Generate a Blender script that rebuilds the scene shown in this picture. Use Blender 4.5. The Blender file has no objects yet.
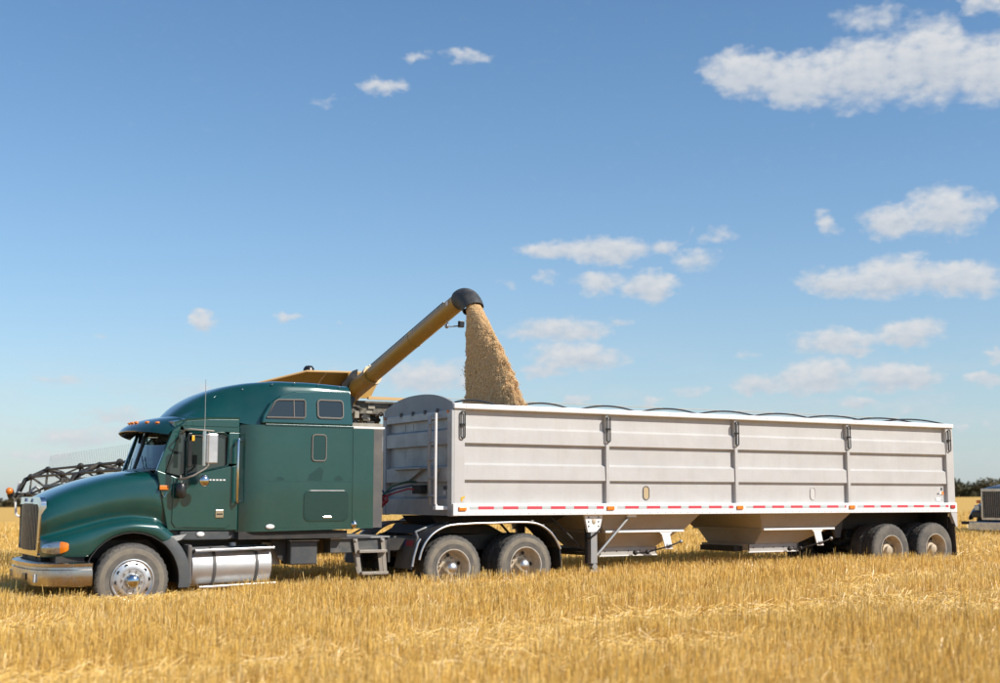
import bpy, math, random
import numpy as np
from mathutils import Vector, Matrix, noise

random.seed(7)
rng = np.random.default_rng(11)
scene = bpy.context.scene
col = scene.collection
R = math.radians

# ------------------------------------------------------------------ camera
cam_d = bpy.data.cameras.new('camera')
cam = bpy.data.objects.new('camera', cam_d)
col.objects.link(cam)
cam.location = (-9.602, -17.970, 1.570)
cam.rotation_euler = (R(90 + 7.007), 0, R(-30.152))
cam_d.sensor_width = 36
cam_d.lens = 46.15
cam_d.clip_end = 6000
cam_d.dof.use_dof = True
cam_d.dof.focus_distance = 21.5
cam_d.dof.aperture_fstop = 1.3
scene.camera = cam

# ------------------------------------------------------------------ sun, exposure
SUN = Vector((0.62, -0.97, 0.95)).normalized()
sun_d = bpy.data.lights.new('sun', 'SUN')
sun_d.energy = 4.3
sun_d.angle = R(0.55)
sun_d.color = (1.0, 0.945, 0.86)
sun = bpy.data.objects.new('sun', sun_d)
sun.rotation_euler = SUN.to_track_quat('Z', 'Y').to_euler()
sun.location = SUN * 60
col.objects.link(sun)
vs = scene.view_settings
vs.view_transform = 'Standard'
vs.look = 'None'
vs.exposure = 0.36
vs.gamma = 1.0
scene.cycles.max_bounces = 7
scene.cycles.transparent_max_bounces = 12

# ------------------------------------------------------------------ world: sky and clouds
CLOUDS = [   # azimuth, elevation, half width, half height (degrees), thickness
    (41.32,18.56,1.59,0.92,1), (43.73,17.99,2.37,1,1), (46.33,18.2,2.52,1.32,1), (49.28,18.34,2.52,1.61,1), (51.71,17.67,1.78,1.36,1),
    (51.76,20.46,1.36,0.47,0.8), (46.84,20.37,1.94,0.65,0.5), (47.5,11.9,1.24,0.72,1), (49.69,12.09,1.44,1.04,1),
    (51.55,12.37,0.39,0.37,0.6), (44.63,11.89,0.6,0.43,0.75), (45.19,9.27,1.68,0.56,0.95), (47.5,9.51,2.24,0.81,1),
    (50.13,9.16,1.97,0.71,1), (32.64,11.08,1.81,0.4,0.85), (35.13,10.97,1.89,0.58,0.95), (37.69,11.14,0.98,0.48,0.7), (39.96,11.56,0.97,0.39,0.45),
    (34.58,9.55,1.17,0.62,0.85), (36.91,9.39,0.98,0.66,1), (39.06,10.44,1.15,0.66,0.6), (32.32,9.88,0.63,0.36,0.5), (30.47,9.62,0.68,0.31,0.4),
    (45.03,6.77,1.67,0.56,0.95), (47.86,7.02,1.38,0.55,0.95), (45.73,6.28,0.71,0.34,0.85), (41.66,4.98,1.41,0.44,0.8), (44.01,5.28,1.76,0.74,1),
    (47.55,5.16,1.62,0.6,1), (45.78,4.04,0.91,0.34,0.8), (41.25,6.3,1.08,0.26,0.35), (38.61,4.67,0.96,0.31,0.5), (32.94,7.47,2.15,0.58,0.85),
    (35.64,7.76,0.8,0.22,0.6), (33.52,6.31,2.06,0.62,0.95), (32.17,5.82,1.25,0.4,0.7), (27.02,5.45,2.33,0.76,0.85), (29.17,5.19,1.17,0.49,0.7),
    (36.84,4.24,0.57,0.4,0.7), (33.51,4.39,0.8,0.36,0.7), (24.84,18.2,1.28,0.34,0.75), (26.34,19.47,0.51,0.3,0.6), (28.51,19.51,1.39,0.3,0.6),
    (22.12,17.5,0.68,0.34,0.3), (16.99,7.74,0.73,0.44,0.9), (20.71,7.98,0.53,0.31,0.8), (12.9,6.86,0.62,0.21,0.35),
    (23.06,7.99,0.44,0.22,0.3), (11.15,4.97,1.54,0.25,0.5), (17.16,4.61,1.93,0.39,0.5), (13.43,3.54,1.74,0.38,0.6), (12.25,2.63,2.25,0.51,0.7),
    (10.68,1.81,2,0.33,0.55), (22.57,5.58,1.06,0.35,0.4), (50.95,4.93,0.94,0.38,0.7), (51.46,5.96,0.35,0.37,0.8), (49.57,3,0.48,0.34,0.6),
    (51.07,3.09,0.54,0.33,0.4), (47.7,3.71,0.73,0.21,0.4)]
world = bpy.data.worlds.new('World')
scene.world = world
world.use_nodes = True
nt = world.node_tree
nt.nodes.clear()

def N(t, kind, **kw):
    n = t.nodes.new(kind)
    for k, v in kw.items():
        setattr(n, k, v)
    return n

def setin(t, sock, v):
    if isinstance(v, bpy.types.NodeSocket):
        t.links.new(v, sock)
    else:
        sock.default_value = v

def M(t, op, a, b=None, c=None, clamp=False):
    n = N(t, 'ShaderNodeMath', operation=op, use_clamp=clamp)
    setin(t, n.inputs[0], a)
    if b is not None: setin(t, n.inputs[1], b)
    if c is not None: setin(t, n.inputs[2], c)
    return n.outputs[0]

def VM(t, op, a, b=None, out=0):
    n = N(t, 'ShaderNodeVectorMath', operation=op)
    setin(t, n.inputs[0], a)
    if b is not None: setin(t, n.inputs[1], b)
    return n.outputs[out]

def mixc(t, f, a, b, blend='MIX'):
    n = N(t, 'ShaderNodeMix', data_type='RGBA', blend_type=blend)
    setin(t, n.inputs[0], f)
    setin(t, n.inputs[6], a if isinstance(a, bpy.types.NodeSocket) else (*a, 1))
    setin(t, n.inputs[7], b if isinstance(b, bpy.types.NodeSocket) else (*b, 1))
    return n.outputs[2]

def noise_n(t, vec, scale, detail=4, rough=.55, out=0):
    n = N(t, 'ShaderNodeTexNoise')
    if vec is not None: t.links.new(vec, n.inputs['Vector'])
    n.inputs['Scale'].default_value = scale
    n.inputs['Detail'].default_value = detail
    n.inputs['Roughness'].default_value = rough
    return n.outputs[out]

sky = N(nt, 'ShaderNodeTexSky', sky_type='NISHITA')
sky.sun_disc = False
sky.sun_elevation = math.asin(SUN.z)
sky.sun_rotation = math.atan2(SUN.x, SUN.y)
sky.altitude = 600
sky.air_density = 1.0
sky.dust_density = 0.25
sky.ozone_density = 2.1
tc = N(nt, 'ShaderNodeTexCoord').outputs['Generated']
sep = N(nt, 'ShaderNodeSeparateXYZ')
nt.links.new(tc, sep.inputs[0])
az = M(nt, 'MULTIPLY', M(nt, 'ARCTAN2', sep.outputs[0], sep.outputs[1]), 57.29578)
el = M(nt, 'MULTIPLY', M(nt, 'ARCSINE', sep.outputs[2]), 57.29578)
cmb = N(nt, 'ShaderNodeCombineXYZ')
nt.links.new(az, cmb.inputs[0]); nt.links.new(el, cmb.inputs[1])
P0 = cmb.outputs[0]
PS = VM(nt, 'MULTIPLY', P0, (1.0, 1.6, 1.0))
wrp = VM(nt, 'MULTIPLY', VM(nt, 'SUBTRACT', noise_n(nt, PS, .55, 3, .55, 1), (.5, .5, .5)), (2.3, .95, 0))
wr2 = VM(nt, 'MULTIPLY', VM(nt, 'SUBTRACT', noise_n(nt, PS, 2.0, 4, .55, 1), (.5, .5, .5)), (.75, .5, 0))
PW = VM(nt, 'ADD', VM(nt, 'ADD', P0, wrp), wr2)
puff = noise_n(nt, PS, 1.5, 5, .52)
sep2 = N(nt, 'ShaderNodeSeparateXYZ')
nt.links.new(PW, sep2.inputs[0])
pc = M(nt, 'SUBTRACT', puff, .5)
STR = 0.108
hz_ = M(nt, 'MULTIPLY', M(nt, 'EXPONENT', M(nt, 'MULTIPLY', M(nt, 'MAXIMUM', el, 0.0), -.13)), .80)
hsv = N(nt, 'ShaderNodeHueSaturation')
hsv.inputs['Hue'].default_value = .497
hsv.inputs['Saturation'].default_value = 1.16
hsv.inputs['Value'].default_value = 1.04
nt.links.new(sky.outputs[0], hsv.inputs['Color'])
skyh = mixc(nt, hz_, hsv.outputs[0], (2.75, 3.45, 4.15))
def background(colour):
    b_ = N(nt, 'ShaderNodeBackground'); b_.inputs[1].default_value = STR
    nt.links.new(colour, b_.inputs[0])
    return b_.outputs[0]
# the clouds are sorted into tiers; along each tier three curves over azimuth give thickness, height and depth
AZ0, AZ1 = 3.0, 59.0
tiers = []
for c in sorted(CLOUDS, key=lambda c: -c[2]*c[4]):
    for tr_ in tiers:
        if all(abs(c[0]-o[0]) > 1.35*(c[2]+o[2]) or abs(c[1]-o[1]) < .45*(c[3]+o[3]) for o in tr_):
            tr_.append(c); break
    else:
        tiers.append([c])
az01 = M(nt, 'MULTIPLY_ADD', sep2.outputs[0], 1/(AZ1-AZ0), -AZ0/(AZ1-AZ0), clamp=True)
elw = sep2.outputs[1]
rgb = N(nt, 'ShaderNodeCombineColor')
for k in range(3): nt.links.new(az01, rgb.inputs[k])
acc = None; lys = None
for tr_ in tiers:
    xs = np.linspace(AZ0, AZ1, 171)
    S_ = []; C_ = []; H_ = []
    for x in xs:
        v = [(.22 + .96*c[4] - .62*((x-c[0])/c[2])**2, c) for c in tr_]
        m_ = max(v)[0]
        wt = np.array([math.exp(6*max(q[0]-m_, -30)) for q in v]); wt /= wt.sum()
        S_.append(min(max(m_, 0)/1.2, 1)); C_.append(sum(w*q[1][1] for w, q in zip(wt, v))/25); H_.append(min(sum(w*q[1][3] for w, q in zip(wt, v))/2, 1))
    cv = N(nt, 'ShaderNodeRGBCurve')
    nt.links.new(rgb.outputs[0], cv.inputs[1])
    for ch, arr in enumerate((S_, C_, H_)):
        cu = cv.mapping.curves[ch]
        cu.points[0].location = (0, arr[0]); cu.points[1].location = (1, arr[-1])
        for x, v in zip(xs[1:-1], arr[1:-1]):
            p = cu.points.new((x-AZ0)/(AZ1-AZ0), v); p.handle_type = 'VECTOR'
    cv.mapping.update()
    sc = N(nt, 'ShaderNodeSeparateColor'); nt.links.new(cv.outputs[0], sc.inputs[0])
    dz = M(nt, 'MULTIPLY_ADD', sc.outputs[1], -25.0, elw)
    ly = M(nt, 'DIVIDE', dz, M(nt, 'MULTIPLY_ADD', sc.outputs[2], 2.0, .02))
    l2_ = M(nt, 'MULTIPLY', M(nt, 'MULTIPLY', ly, ly), .62)
    d = M(nt, 'MAXIMUM', M(nt, 'SUBTRACT', M(nt, 'MULTIPLY', sc.outputs[0], 1.2), l2_), 0.0)
    acc = d if acc is None else M(nt, 'SMOOTH_MAX', acc, d, .10)
    wgt = M(nt, 'MULTIPLY', M(nt, 'MULTIPLY', d, d), ly)
    lys = wgt if lys is None else M(nt, 'ADD', lys, wgt)
# round the rest of the sky the same kind of scattered cloud goes on
far_n = noise_n(nt, VM(nt, 'MULTIPLY', P0, (.16, .42, 1)), 1.0, 3, .5)
rest = M(nt, 'MULTIPLY', M(nt, 'SUBTRACT', far_n, .60), 5.0, clamp=True)
outside = M(nt, 'GREATER_THAN', M(nt, 'ABSOLUTE', M(nt, 'SUBTRACT', az, 31.0)), 27.0)
above = M(nt, 'GREATER_THAN', el, 23.5)
rest = M(nt, 'MULTIPLY', rest, M(nt, 'MULTIPLY', M(nt, 'MAXIMUM', outside, above), M(nt, 'LESS_THAN', el, 60.0)))
acc = M(nt, 'MAXIMUM', acc, rest)
dens = M(nt, 'MULTIPLY_ADD', pc, 1.15, acc)
mr = N(nt, 'ShaderNodeMapRange', interpolation_type='SMOOTHSTEP')
nt.links.new(dens, mr.inputs[0])
mr.inputs[1].default_value = .10; mr.inputs[2].default_value = 1.12
gate = M(nt, 'MULTIPLY', acc, 5.0, clamp=True)
alpha = M(nt, 'MULTIPLY', M(nt, 'MULTIPLY', mr.outputs[0], gate), .92)
thin_n = noise_n(nt, VM(nt, 'MULTIPLY', PW, (.20, .95, 1)), 1.0, 4, .55)
band = M(nt, 'EXPONENT', M(nt, 'MULTIPLY', M(nt, 'POWER', M(nt, 'MULTIPLY', M(nt, 'SUBTRACT', el, 3.4), .42), 2.0), -1.0))
thin = M(nt, 'MULTIPLY', M(nt, 'MULTIPLY', M(nt, 'SUBTRACT', thin_n, .47), 4.0, clamp=True), M(nt, 'MULTIPLY', band, .42))
alpha = M(nt, 'MAXIMUM', alpha, thin)
shade = M(nt, 'ADD', M(nt, 'MULTIPLY', lys, .45), M(nt, 'MULTIPLY', pc, 1.0))
shade = M(nt, 'ADD', shade, .52, clamp=True)
ccol = mixc(nt, shade, (3.6, 4.0, 4.6), (5.6, 5.65, 5.7))
surf = background(mixc(nt, alpha, skyh, ccol))
wo = N(nt, 'ShaderNodeOutputWorld')
nt.links.new(surf, wo.inputs[0])

# ------------------------------------------------------------------ materials
def material(name, color, rough=.6, metal=0.0, var=None, bump=None, coat=0.0, dust=None, spec=.5, trans=0.0, emit=None, streak=None):
    m = bpy.data.materials.new(name)
    m.use_nodes = True
    t = m.node_tree
    b = t.nodes['Principled BSDF']
    b.inputs['Roughness'].default_value = rough
    b.inputs['Metallic'].default_value = metal
    b.inputs['Specular IOR Level'].default_value = spec
    if coat:
        b.inputs['Coat Weight'].default_value = coat
        b.inputs['Coat Roughness'].default_value = .06
    if trans: b.inputs['Transmission Weight'].default_value = trans
    b.inputs['Base Color'].default_value = (*color, 1)
    geo = N(t, 'ShaderNodeNewGeometry').outputs['Position']
    c = None
    if var:                                   # (scale, other colour, amount)
        n = noise_n(t, geo, var[0], 5, .6)
        ramp = N(t, 'ShaderNodeMapRange')
        t.links.new(n, ramp.inputs[0])
        ramp.inputs[1].default_value = .35; ramp.inputs[2].default_value = .68
        ramp.inputs[4].default_value = var[2]
        c = mixc(t, ramp.outputs[0], color, var[1])
    if dust:                                  # (scale, amount, colour)
        n1 = noise_n(t, geo, dust[0], 8, .68)
        ramp = N(t, 'ShaderNodeMapRange')
        t.links.new(n1, ramp.inputs[0])
        ramp.inputs[1].default_value = .42; ramp.inputs[2].default_value = .72
        ramp.inputs[4].default_value = dust[1]
        c = mixc(t, ramp.outputs[0], c if c is not None else color, dust[2])
        rr = M(t, 'MULTIPLY_ADD', ramp.outputs[0], .5, rough, clamp=True)
        t.links.new(rr, b.inputs['Roughness'])
    if streak:                                # faint dust runs down a vertical sheet
        sv = VM(t, 'MULTIPLY', geo, (9.0, 9.0, .7))
        rs = N(t, 'ShaderNodeMapRange')
        t.links.new(noise_n(t, sv, 1.0, 5, .65), rs.inputs[0])
        rs.inputs[1].default_value = .50; rs.inputs[2].default_value = .78; rs.inputs[4].default_value = streak[0]
        c = mixc(t, rs.outputs[0], c if c is not None else color, streak[1])
    if c is not None: t.links.new(c, b.inputs['Base Color'])
    if bump:                                  # (scale, strength)
        bn = N(t, 'ShaderNodeBump')
        bn.inputs['Strength'].default_value = bump[1]
        bn.inputs['Distance'].default_value = .02
        t.links.new(noise_n(t, geo, bump[0], 4, .6), bn.inputs['Height'])
        t.links.new(bn.outputs[0], b.inputs['Normal'])
    if emit:
        b.inputs['Emission Color'].default_value = (*emit[0], 1)
        b.inputs['Emission Strength'].default_value = emit[1]
    return m

DUST = (.36, .27, .17)
MT = {
    'green': material('green_paint', (.0020, .050, .045), .26, 0.1, coat=.9, var=(1.3, (.0030, .062, .055), 1), dust=(3.2, .02, DUST)),
    'green_dark': material('green_paint_roof', (.0015, .040, .042), .18, 0.1, coat=.9, dust=(4, .03, DUST)),
    'green_clean': material('green_paint_washed', (.0018, .040, .038), .25, .1, coat=.6),
    'chrome': material('chrome', (.62, .62, .62), .12, 1.0, dust=(9, .12, DUST)),
    'alu': material('polished_aluminium', (.70, .70, .69), .38, 1.0, var=(6, (.5, .5, .5), .7), dust=(7, .10, DUST)),
    'alu_flat': material('mill_aluminium', (.52, .505, .485), .55, .05, var=(1.6, (.465, .45, .43), 1), dust=(2.1, .16, (.42, .35, .27)), bump=(1.4, .30), streak=(.16, (.34, .285, .22))),
    'alu_front': material('mill_aluminium_front', (.50, .495, .485), .45, .25, var=(2.6, (.40, .40, .40), 1), dust=(2.6, .18, (.38, .33, .26)), bump=(1.3, .08)),
    'rail_white': material('white_rail_paint', (.80, .79, .775), .35, 0, dust=(5, .16, (.5, .43, .34))),
    'hopper': material('hopper_sheet', (.42, .40, .37), .5, .2, dust=(2.4, .45, (.36, .28, .18))),
    'rubber': material('tyre_rubber', (.045, .043, .041), .85, var=(11, (.10, .09, .075), .7), bump=(60, .25)),
    'sidewall': material('tyre_sidewall', (.088, .082, .074), .85, var=(5, (.17, .15, .12), .9)),
    'sideband': material('tyre_dust_band', (.23, .20, .15), .9, var=(7, (.15, .13, .105), .9)),
    'rim_dusty': material('dusty_steel_rim', (.56, .46, .33), .6, .1, var=(9, (.38, .30, .20), .9)),
    'rim_edge': material('rim_edge', (.62, .57, .49), .45, .3, var=(9, (.4, .34, .26), .8)),
    'black': material('black_chassis', (.018, .017, .016), .6, dust=(4, .30, (.12, .095, .065))),
    'blackgloss': material('black_trim', (.012, .012, .013), .3, dust=(6, .1, (.2, .16, .1))),
    'grey_plastic': material('grey_plastic', (.052, .058, .062), .5, dust=(5, .25, (.2, .17, .12))),
    'grey_dark': material('dark_grey_panel', (.085, .083, .08), .55, dust=(3, .35, (.25, .21, .16))),
    'frame': material('painted_frame_grey', (.06, .066, .068), .5, dust=(5, .4, (.26, .21, .15))),
    'step': material('weathered_step_metal', (.30, .275, .24), .5, .4, dust=(9, .5, (.34, .27, .18))),
    'steel': material('galvanised_steel', (.36, .37, .37), .45, .6, dust=(6, .4, (.36, .29, .2))),
    'amber': material('amber_lens', (.75, .20, .015), .2, coat=.5),
    'amber_old': material('amber_lens_faded', (.80, .36, .03), .3, coat=.3),
    'red': material('red_lens', (.50, .03, .035), .25, coat=.4),
    'tape_red': material('red_reflective_tape', (.62, .06, .085), .4),
    'tape_silver': material('silver_reflective_tape', (.50, .52, .52), .4),
    'sticker': material('white_sticker', (.75, .73, .72), .5),
    'sticker_orange': material('orange_sticker', (.85, .25, .03), .5),
    'sticker_dark': material('dark_sticker', (.10, .10, .11), .5),
    'sticker_yellow': material('yellow_sticker', (.72, .42, .02), .5),
    'flap_blue': material('blue_flap_print', (.03, .06, .17), .6),
    'flap_red': material('red_flap_print', (.28, .03, .04), .6),
    'tint': material('tinted_glass', (.022, .03, .032), .05, spec=.7),
    'seat': material('grey_seat_fabric', (.07, .075, .08), .9),
    'liner': material('cab_liner', (.22, .235, .23), .9),
    'lens': material('headlight_lens', (.50, .53, .57), .12, .75, coat=.9, var=(30, (.22, .25, .29), 1)),
    'gasket': material('window_gasket', (.17, .155, .135), .6),
    'mustard': material('mustard_paint', (.43, .235, .035), .4, dust=(3, .30, (.42, .31, .17)), coat=.2),
    'mustard_trim': material('pale_tank_edge', (.60, .38, .16), .6),
    'machine': material('combine_engine_grime', (.09, .08, .065), .75, var=(9, (.23, .20, .155), .9)),
    'machine_pale': material('pale_deck_metal', (.40, .355, .28), .7, var=(5, (.26, .22, .17), .9)),
    'header_black': material('header_black_paint', (.025, .024, .022), .5, dust=(5, .4, (.2, .15, .09))),
    'spout': material('black_rubber_spout', (.035, .036, .038), .55, dust=(5, .5, (.17, .16, .14))),
    'hose_red': material('red_air_hose', (.50, .03, .03), .35),
    'hose_blue': material('blue_air_hose', (.03, .05, .14), .35),
    'hose_green': material('green_cable', (.02, .10, .06), .35),
    'bluegrey': material('slate_blue_paint', (.045, .06, .085), .3, coat=.5, dust=(4, .2, DUST)),
    'bumper_chrome': material('dusty_bumper_chrome', (.52, .50, .48), .2, 1.0, dust=(5, .45, (.30, .22, .13))),
    'tank': material('satin_tank_aluminium', (.60, .60, .59), .50, .85, var=(4, (.48, .48, .47), .8), dust=(5, .25, (.45, .38, .28))),
    'side_tint': material('dark_door_glass', (.030, .042, .038), .06, spec=.8),
    'grille_metal': material('grille_bar_metal', (.30, .29, .28), .3, .8, dust=(12, .5, (.16, .125, .085))),
    'bow': material('tarp_bow_steel', (.075, .08, .09), .5),
    'cord': material('pale_ridge_cord', (.55, .48, .38), .8),
}

def glass_material(name='windscreen_glass', tint=(.62, .72, .72)):
    m = bpy.data.materials.new(name)
    m.use_nodes = True
    t = m.node_tree
    t.nodes.clear()
    tr = N(t, 'ShaderNodeBsdfTransparent'); tr.inputs[0].default_value = (*tint, 1)
    gl = N(t, 'ShaderNodeBsdfGlossy'); gl.inputs['Roughness'].default_value = .03
    gl.inputs[0].default_value = (1, 1, 1, 1)
    fr = N(t, 'ShaderNodeFresnel'); fr.inputs[0].default_value = 1.6
    f2 = M(t, 'MULTIPLY_ADD', fr.outputs[0], .9, .04)
    mx = N(t, 'ShaderNodeMixShader')
    t.links.new(f2, mx.inputs[0]); t.links.new(tr.outputs[0], mx.inputs[1]); t.links.new(gl.outputs[0], mx.inputs[2])
    o = N(t, 'ShaderNodeOutputMaterial'); t.links.new(mx.outputs[0], o.inputs[0])
    return m
MT['glass'] = glass_material()
MT['side_glass'] = glass_material('tinted_side_glass', (.24, .31, .30))

# ------------------------------------------------------------------ mesh helpers
STUFF = {'rivet_row', 'bolt_row', 'wheel_nuts', 'fender_clips', 'reel_tines', 'reel_spider'}
class MB:
    def __init__(s): s.v = []; s.f = []
    def add(s, vs, fs):
        o = len(s.v); s.v += [tuple(p) for p in vs]; s.f += [tuple(i + o for i in f) for f in fs]; return s
    def box(s, x0, x1, y0, y1, z0, z1):
        return s.add([(x0,y0,z0),(x1,y0,z0),(x1,y1,z0),(x0,y1,z0),(x0,y0,z1),(x1,y0,z1),(x1,y1,z1),(x0,y1,z1)],
                     [(3,2,1,0),(4,5,6,7),(0,1,5,4),(1,2,6,5),(2,3,7,6),(3,0,4,7)])
    def prism(s, poly, a, b, axis='y'):
        n = len(poly)
        def p(u, w, t): return (u, t, w) if axis == 'y' else ((t, u, w) if axis == 'x' else (u, w, t))
        vs = [p(u, w, a) for u, w in poly] + [p(u, w, b) for u, w in poly]
        fs = [tuple(range(n))[::-1], tuple(range(n, 2 * n))] + [(i, (i + 1) % n, n + (i + 1) % n, n + i) for i in range(n)]
        return s.add(vs, fs)
    def tube(s, pts, r, n=8, caps=True):
        pts = [Vector(p) for p in pts]; rs = r if isinstance(r, (list, tuple)) else [r] * len(pts)
        vs = []; fs = []; up = None
        for i, p in enumerate(pts):
            d = (pts[min(i + 1, len(pts) - 1)] - pts[max(i - 1, 0)]).normalized()
            if up is None:
                up = d.orthogonal().normalized()
            else:
                up = (up - d * up.dot(d)).normalized()
            q = d.cross(up)
            for k in range(n):
                a = 2 * math.pi * k / n
                vs.append(p + (up * math.cos(a) + q * math.sin(a)) * rs[i])
        for i in range(len(pts) - 1):
            for k in range(n):
                fs.append((i*n+k, i*n+(k+1) % n, (i+1)*n+(k+1) % n, (i+1)*n+k))
        if caps:
            fs.append(tuple(range(n))[::-1]); fs.append(tuple(range((len(pts)-1)*n, len(pts)*n)))
        return s.add(vs, fs)
    def lathe(s, prof, c=(0,0,0), axis='y', n=32, caps=False, wob=None):
        vs = []; fs = []
        for i, (r, h) in enumerate(prof):
            for k in range(n):
                a = 2 * math.pi * k / n
                rr = r + (wob(i, k) if wob else 0)
                u, w = rr * math.cos(a), rr * math.sin(a)
                vs.append((c[0]+u, c[1]+h, c[2]+w) if axis == 'y' else ((c[0]+h, c[1]+u, c[2]+w) if axis == 'x' else (c[0]+u, c[1]+w, c[2]+h)))
        for i in range(len(prof) - 1):
            for k in range(n):
                fs.append((i*n+k, i*n+(k+1) % n, (i+1)*n+(k+1) % n, (i+1)*n+k))
        if caps:
            fs.append(tuple(range(n))); fs.append(tuple(range((len(prof)-1)*n, len(prof)*n))[::-1])
        return s.add(vs, fs)
    def grid(s, rows, closed=False):
        n = len(rows[0]); vs = [p for r in rows for p in r]; fs = []
        for i in range(len(rows) - 1):
            for k in range(n if closed else n - 1):
                fs.append((i*n+k, i*n+(k+1) % n, (i+1)*n+(k+1) % n, (i+1)*n+k))
        return s.add(vs, fs)
    def ball(s, c, r, n=10, m=6, sc=(1,1,1)):
        rows = []
        for i in range(m + 1):
            t = math.pi * i / m
            rows.append([(c[0]+r*sc[0]*math.sin(t)*math.cos(2*math.pi*k/n), c[1]+r*sc[1]*math.sin(t)*math.sin(2*math.pi*k/n), c[2]+r*sc[2]*math.cos(t)) for k in range(n)])
        return s.grid(rows, True)
    def build(s, name, mat, parent=None, bevel=0, smooth=0, subsurf=0, solid=0, mesh_only=False):
        me = bpy.data.meshes.new(name)
        me.from_pydata(s.v, [], s.f)
        import bmesh
        bm = bmesh.new(); bm.from_mesh(me)
        bmesh.ops.remove_doubles(bm, verts=bm.verts, dist=1e-5)
        bmesh.ops.recalc_face_normals(bm, faces=bm.faces)
        bm.to_mesh(me); bm.free()
        if smooth:
            me.polygons.foreach_set('use_smooth', [True] * len(me.polygons))
            if smooth < 180: me.set_sharp_from_angle(angle=R(smooth))
        me.materials.append(MT[mat] if isinstance(mat, str) else mat)
        if mesh_only: return me
        o = place(name, me, parent, bevel, subsurf, solid)
        if solid and smooth:
            md = o.modifiers.new('split', 'EDGE_SPLIT'); md.split_angle = R(40)
        if name in STUFF: o['kind'] = 'stuff'
        return o

def place(name, me, parent=None, bevel=0, subsurf=0, solid=0, loc=None, rot=None):
    o = bpy.data.objects.new(name, me)
    col.objects.link(o)
    if loc is not None: o.location = loc
    if rot is not None: o.rotation_euler = rot
    if parent is not None: attach(o, parent)
    if solid:
        md = o.modifiers.new('thickness', 'SOLIDIFY'); md.thickness = solid; md.offset = 0
    if bevel:
        md = o.modifiers.new('bevel', 'BEVEL'); md.width = bevel; md.segments = 2; md.limit_method = 'ANGLE'; md.angle_limit = R(38)
        md.harden_normals = False
    if subsurf:
        md = o.modifiers.new('subsurf', 'SUBSURF'); md.levels = subsurf; md.render_levels = subsurf
    return o

LOCAL = set()
def attach(o, parent):
    o.parent = parent
    if parent.type == 'EMPTY' and parent.name not in LOCAL:
        o.matrix_parent_inverse = parent.matrix_basis.inverted()

def thing(name, label, cat, loc=(0,0,0), group=None, local=False, rotz=0):
    o = bpy.data.objects.new(name, None)
    col.objects.link(o)
    o.empty_display_size = .3
    o.location = loc; o.rotation_euler = (0, 0, rotz)
    o['label'] = label; o['category'] = cat
    if group: o['group'] = group
    if local: LOCAL.add(o.name)
    return o

def bx(name, mat, parent, x0, x1, y0, y1, z0, z1, bevel=0):
    return MB().box(x0, x1, y0, y1, z0, z1).build(name, mat, parent, bevel)

def bolt_row(mb, pts, r=.012):
    for p in pts: mb.ball(p, r, 6, 4)
    return mb

def interp(x, xs, ys): return float(np.interp(x, xs, ys))

# ------------------------------------------------------------------ ground
def gz(x, y): return -.008 + .0094 * x - .005 * y

def ground_material():
    m = bpy.data.materials.new('stubble_field')
    m.use_nodes = True
    t = m.node_tree
    b = t.nodes['Principled BSDF']
    b.inputs['Roughness'].default_value = .95
    b.inputs['Specular IOR Level'].default_value = .1
    pos = N(t, 'ShaderNodeNewGeometry').outputs['Position']
    rows = VM(t, 'MULTIPLY', pos, (.06, .55, 0))
    n1 = noise_n(t, rows, 1.0, 6, .6)
    far = VM(t, 'MULTIPLY', pos, (.004, .05, 0))
    n2 = noise_n(t, far, 1.0, 3, .6)
    n3 = noise_n(t, pos, 9.0, 6, .7)
    c = mixc(t, n3, (.42, .24, .062), (.76, .47, .135))
    r1 = N(t, 'ShaderNodeMapRange'); t.links.new(n1, r1.inputs[0]); r1.inputs[1].default_value = .36; r1.inputs[2].default_value = .64
    c = mixc(t, M(t, 'MULTIPLY', r1.outputs[0], .55), c, (.74, .48, .155))
    r2 = N(t, 'ShaderNodeMapRange'); t.links.new(n2, r2.inputs[0]); r2.inputs[1].default_value = .42; r2.inputs[2].default_value = .58
    c = mixc(t, M(t, 'MULTIPLY', r2.outputs[0], .5), c, (.66, .39, .10))
    t.links.new(c, b.inputs['Base Color'])
    bn = N(t, 'ShaderNodeBump'); bn.inputs['Strength'].default_value = .8; bn.inputs['Distance'].default_value = .06
    t.links.new(n3, bn.inputs['Height']); t.links.new(bn.outputs[0], b.inputs['Normal'])
    return m

rad = [0, 6, 12, 20, 30, 45, 70, 110, 170, 260, 400, 620, 950, 1500, 2600]
rows = []
for r_ in rad:
    rows.append([(r_ * math.cos(2*math.pi*k/72), r_ * math.sin(2*math.pi*k/72), gz(r_ * math.cos(2*math.pi*k/72), r_ * math.sin(2*math.pi*k/72))) for k in range(72)])
field = MB().grid(rows, True).build('field', ground_material())
field['kind'] = 'structure'

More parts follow.
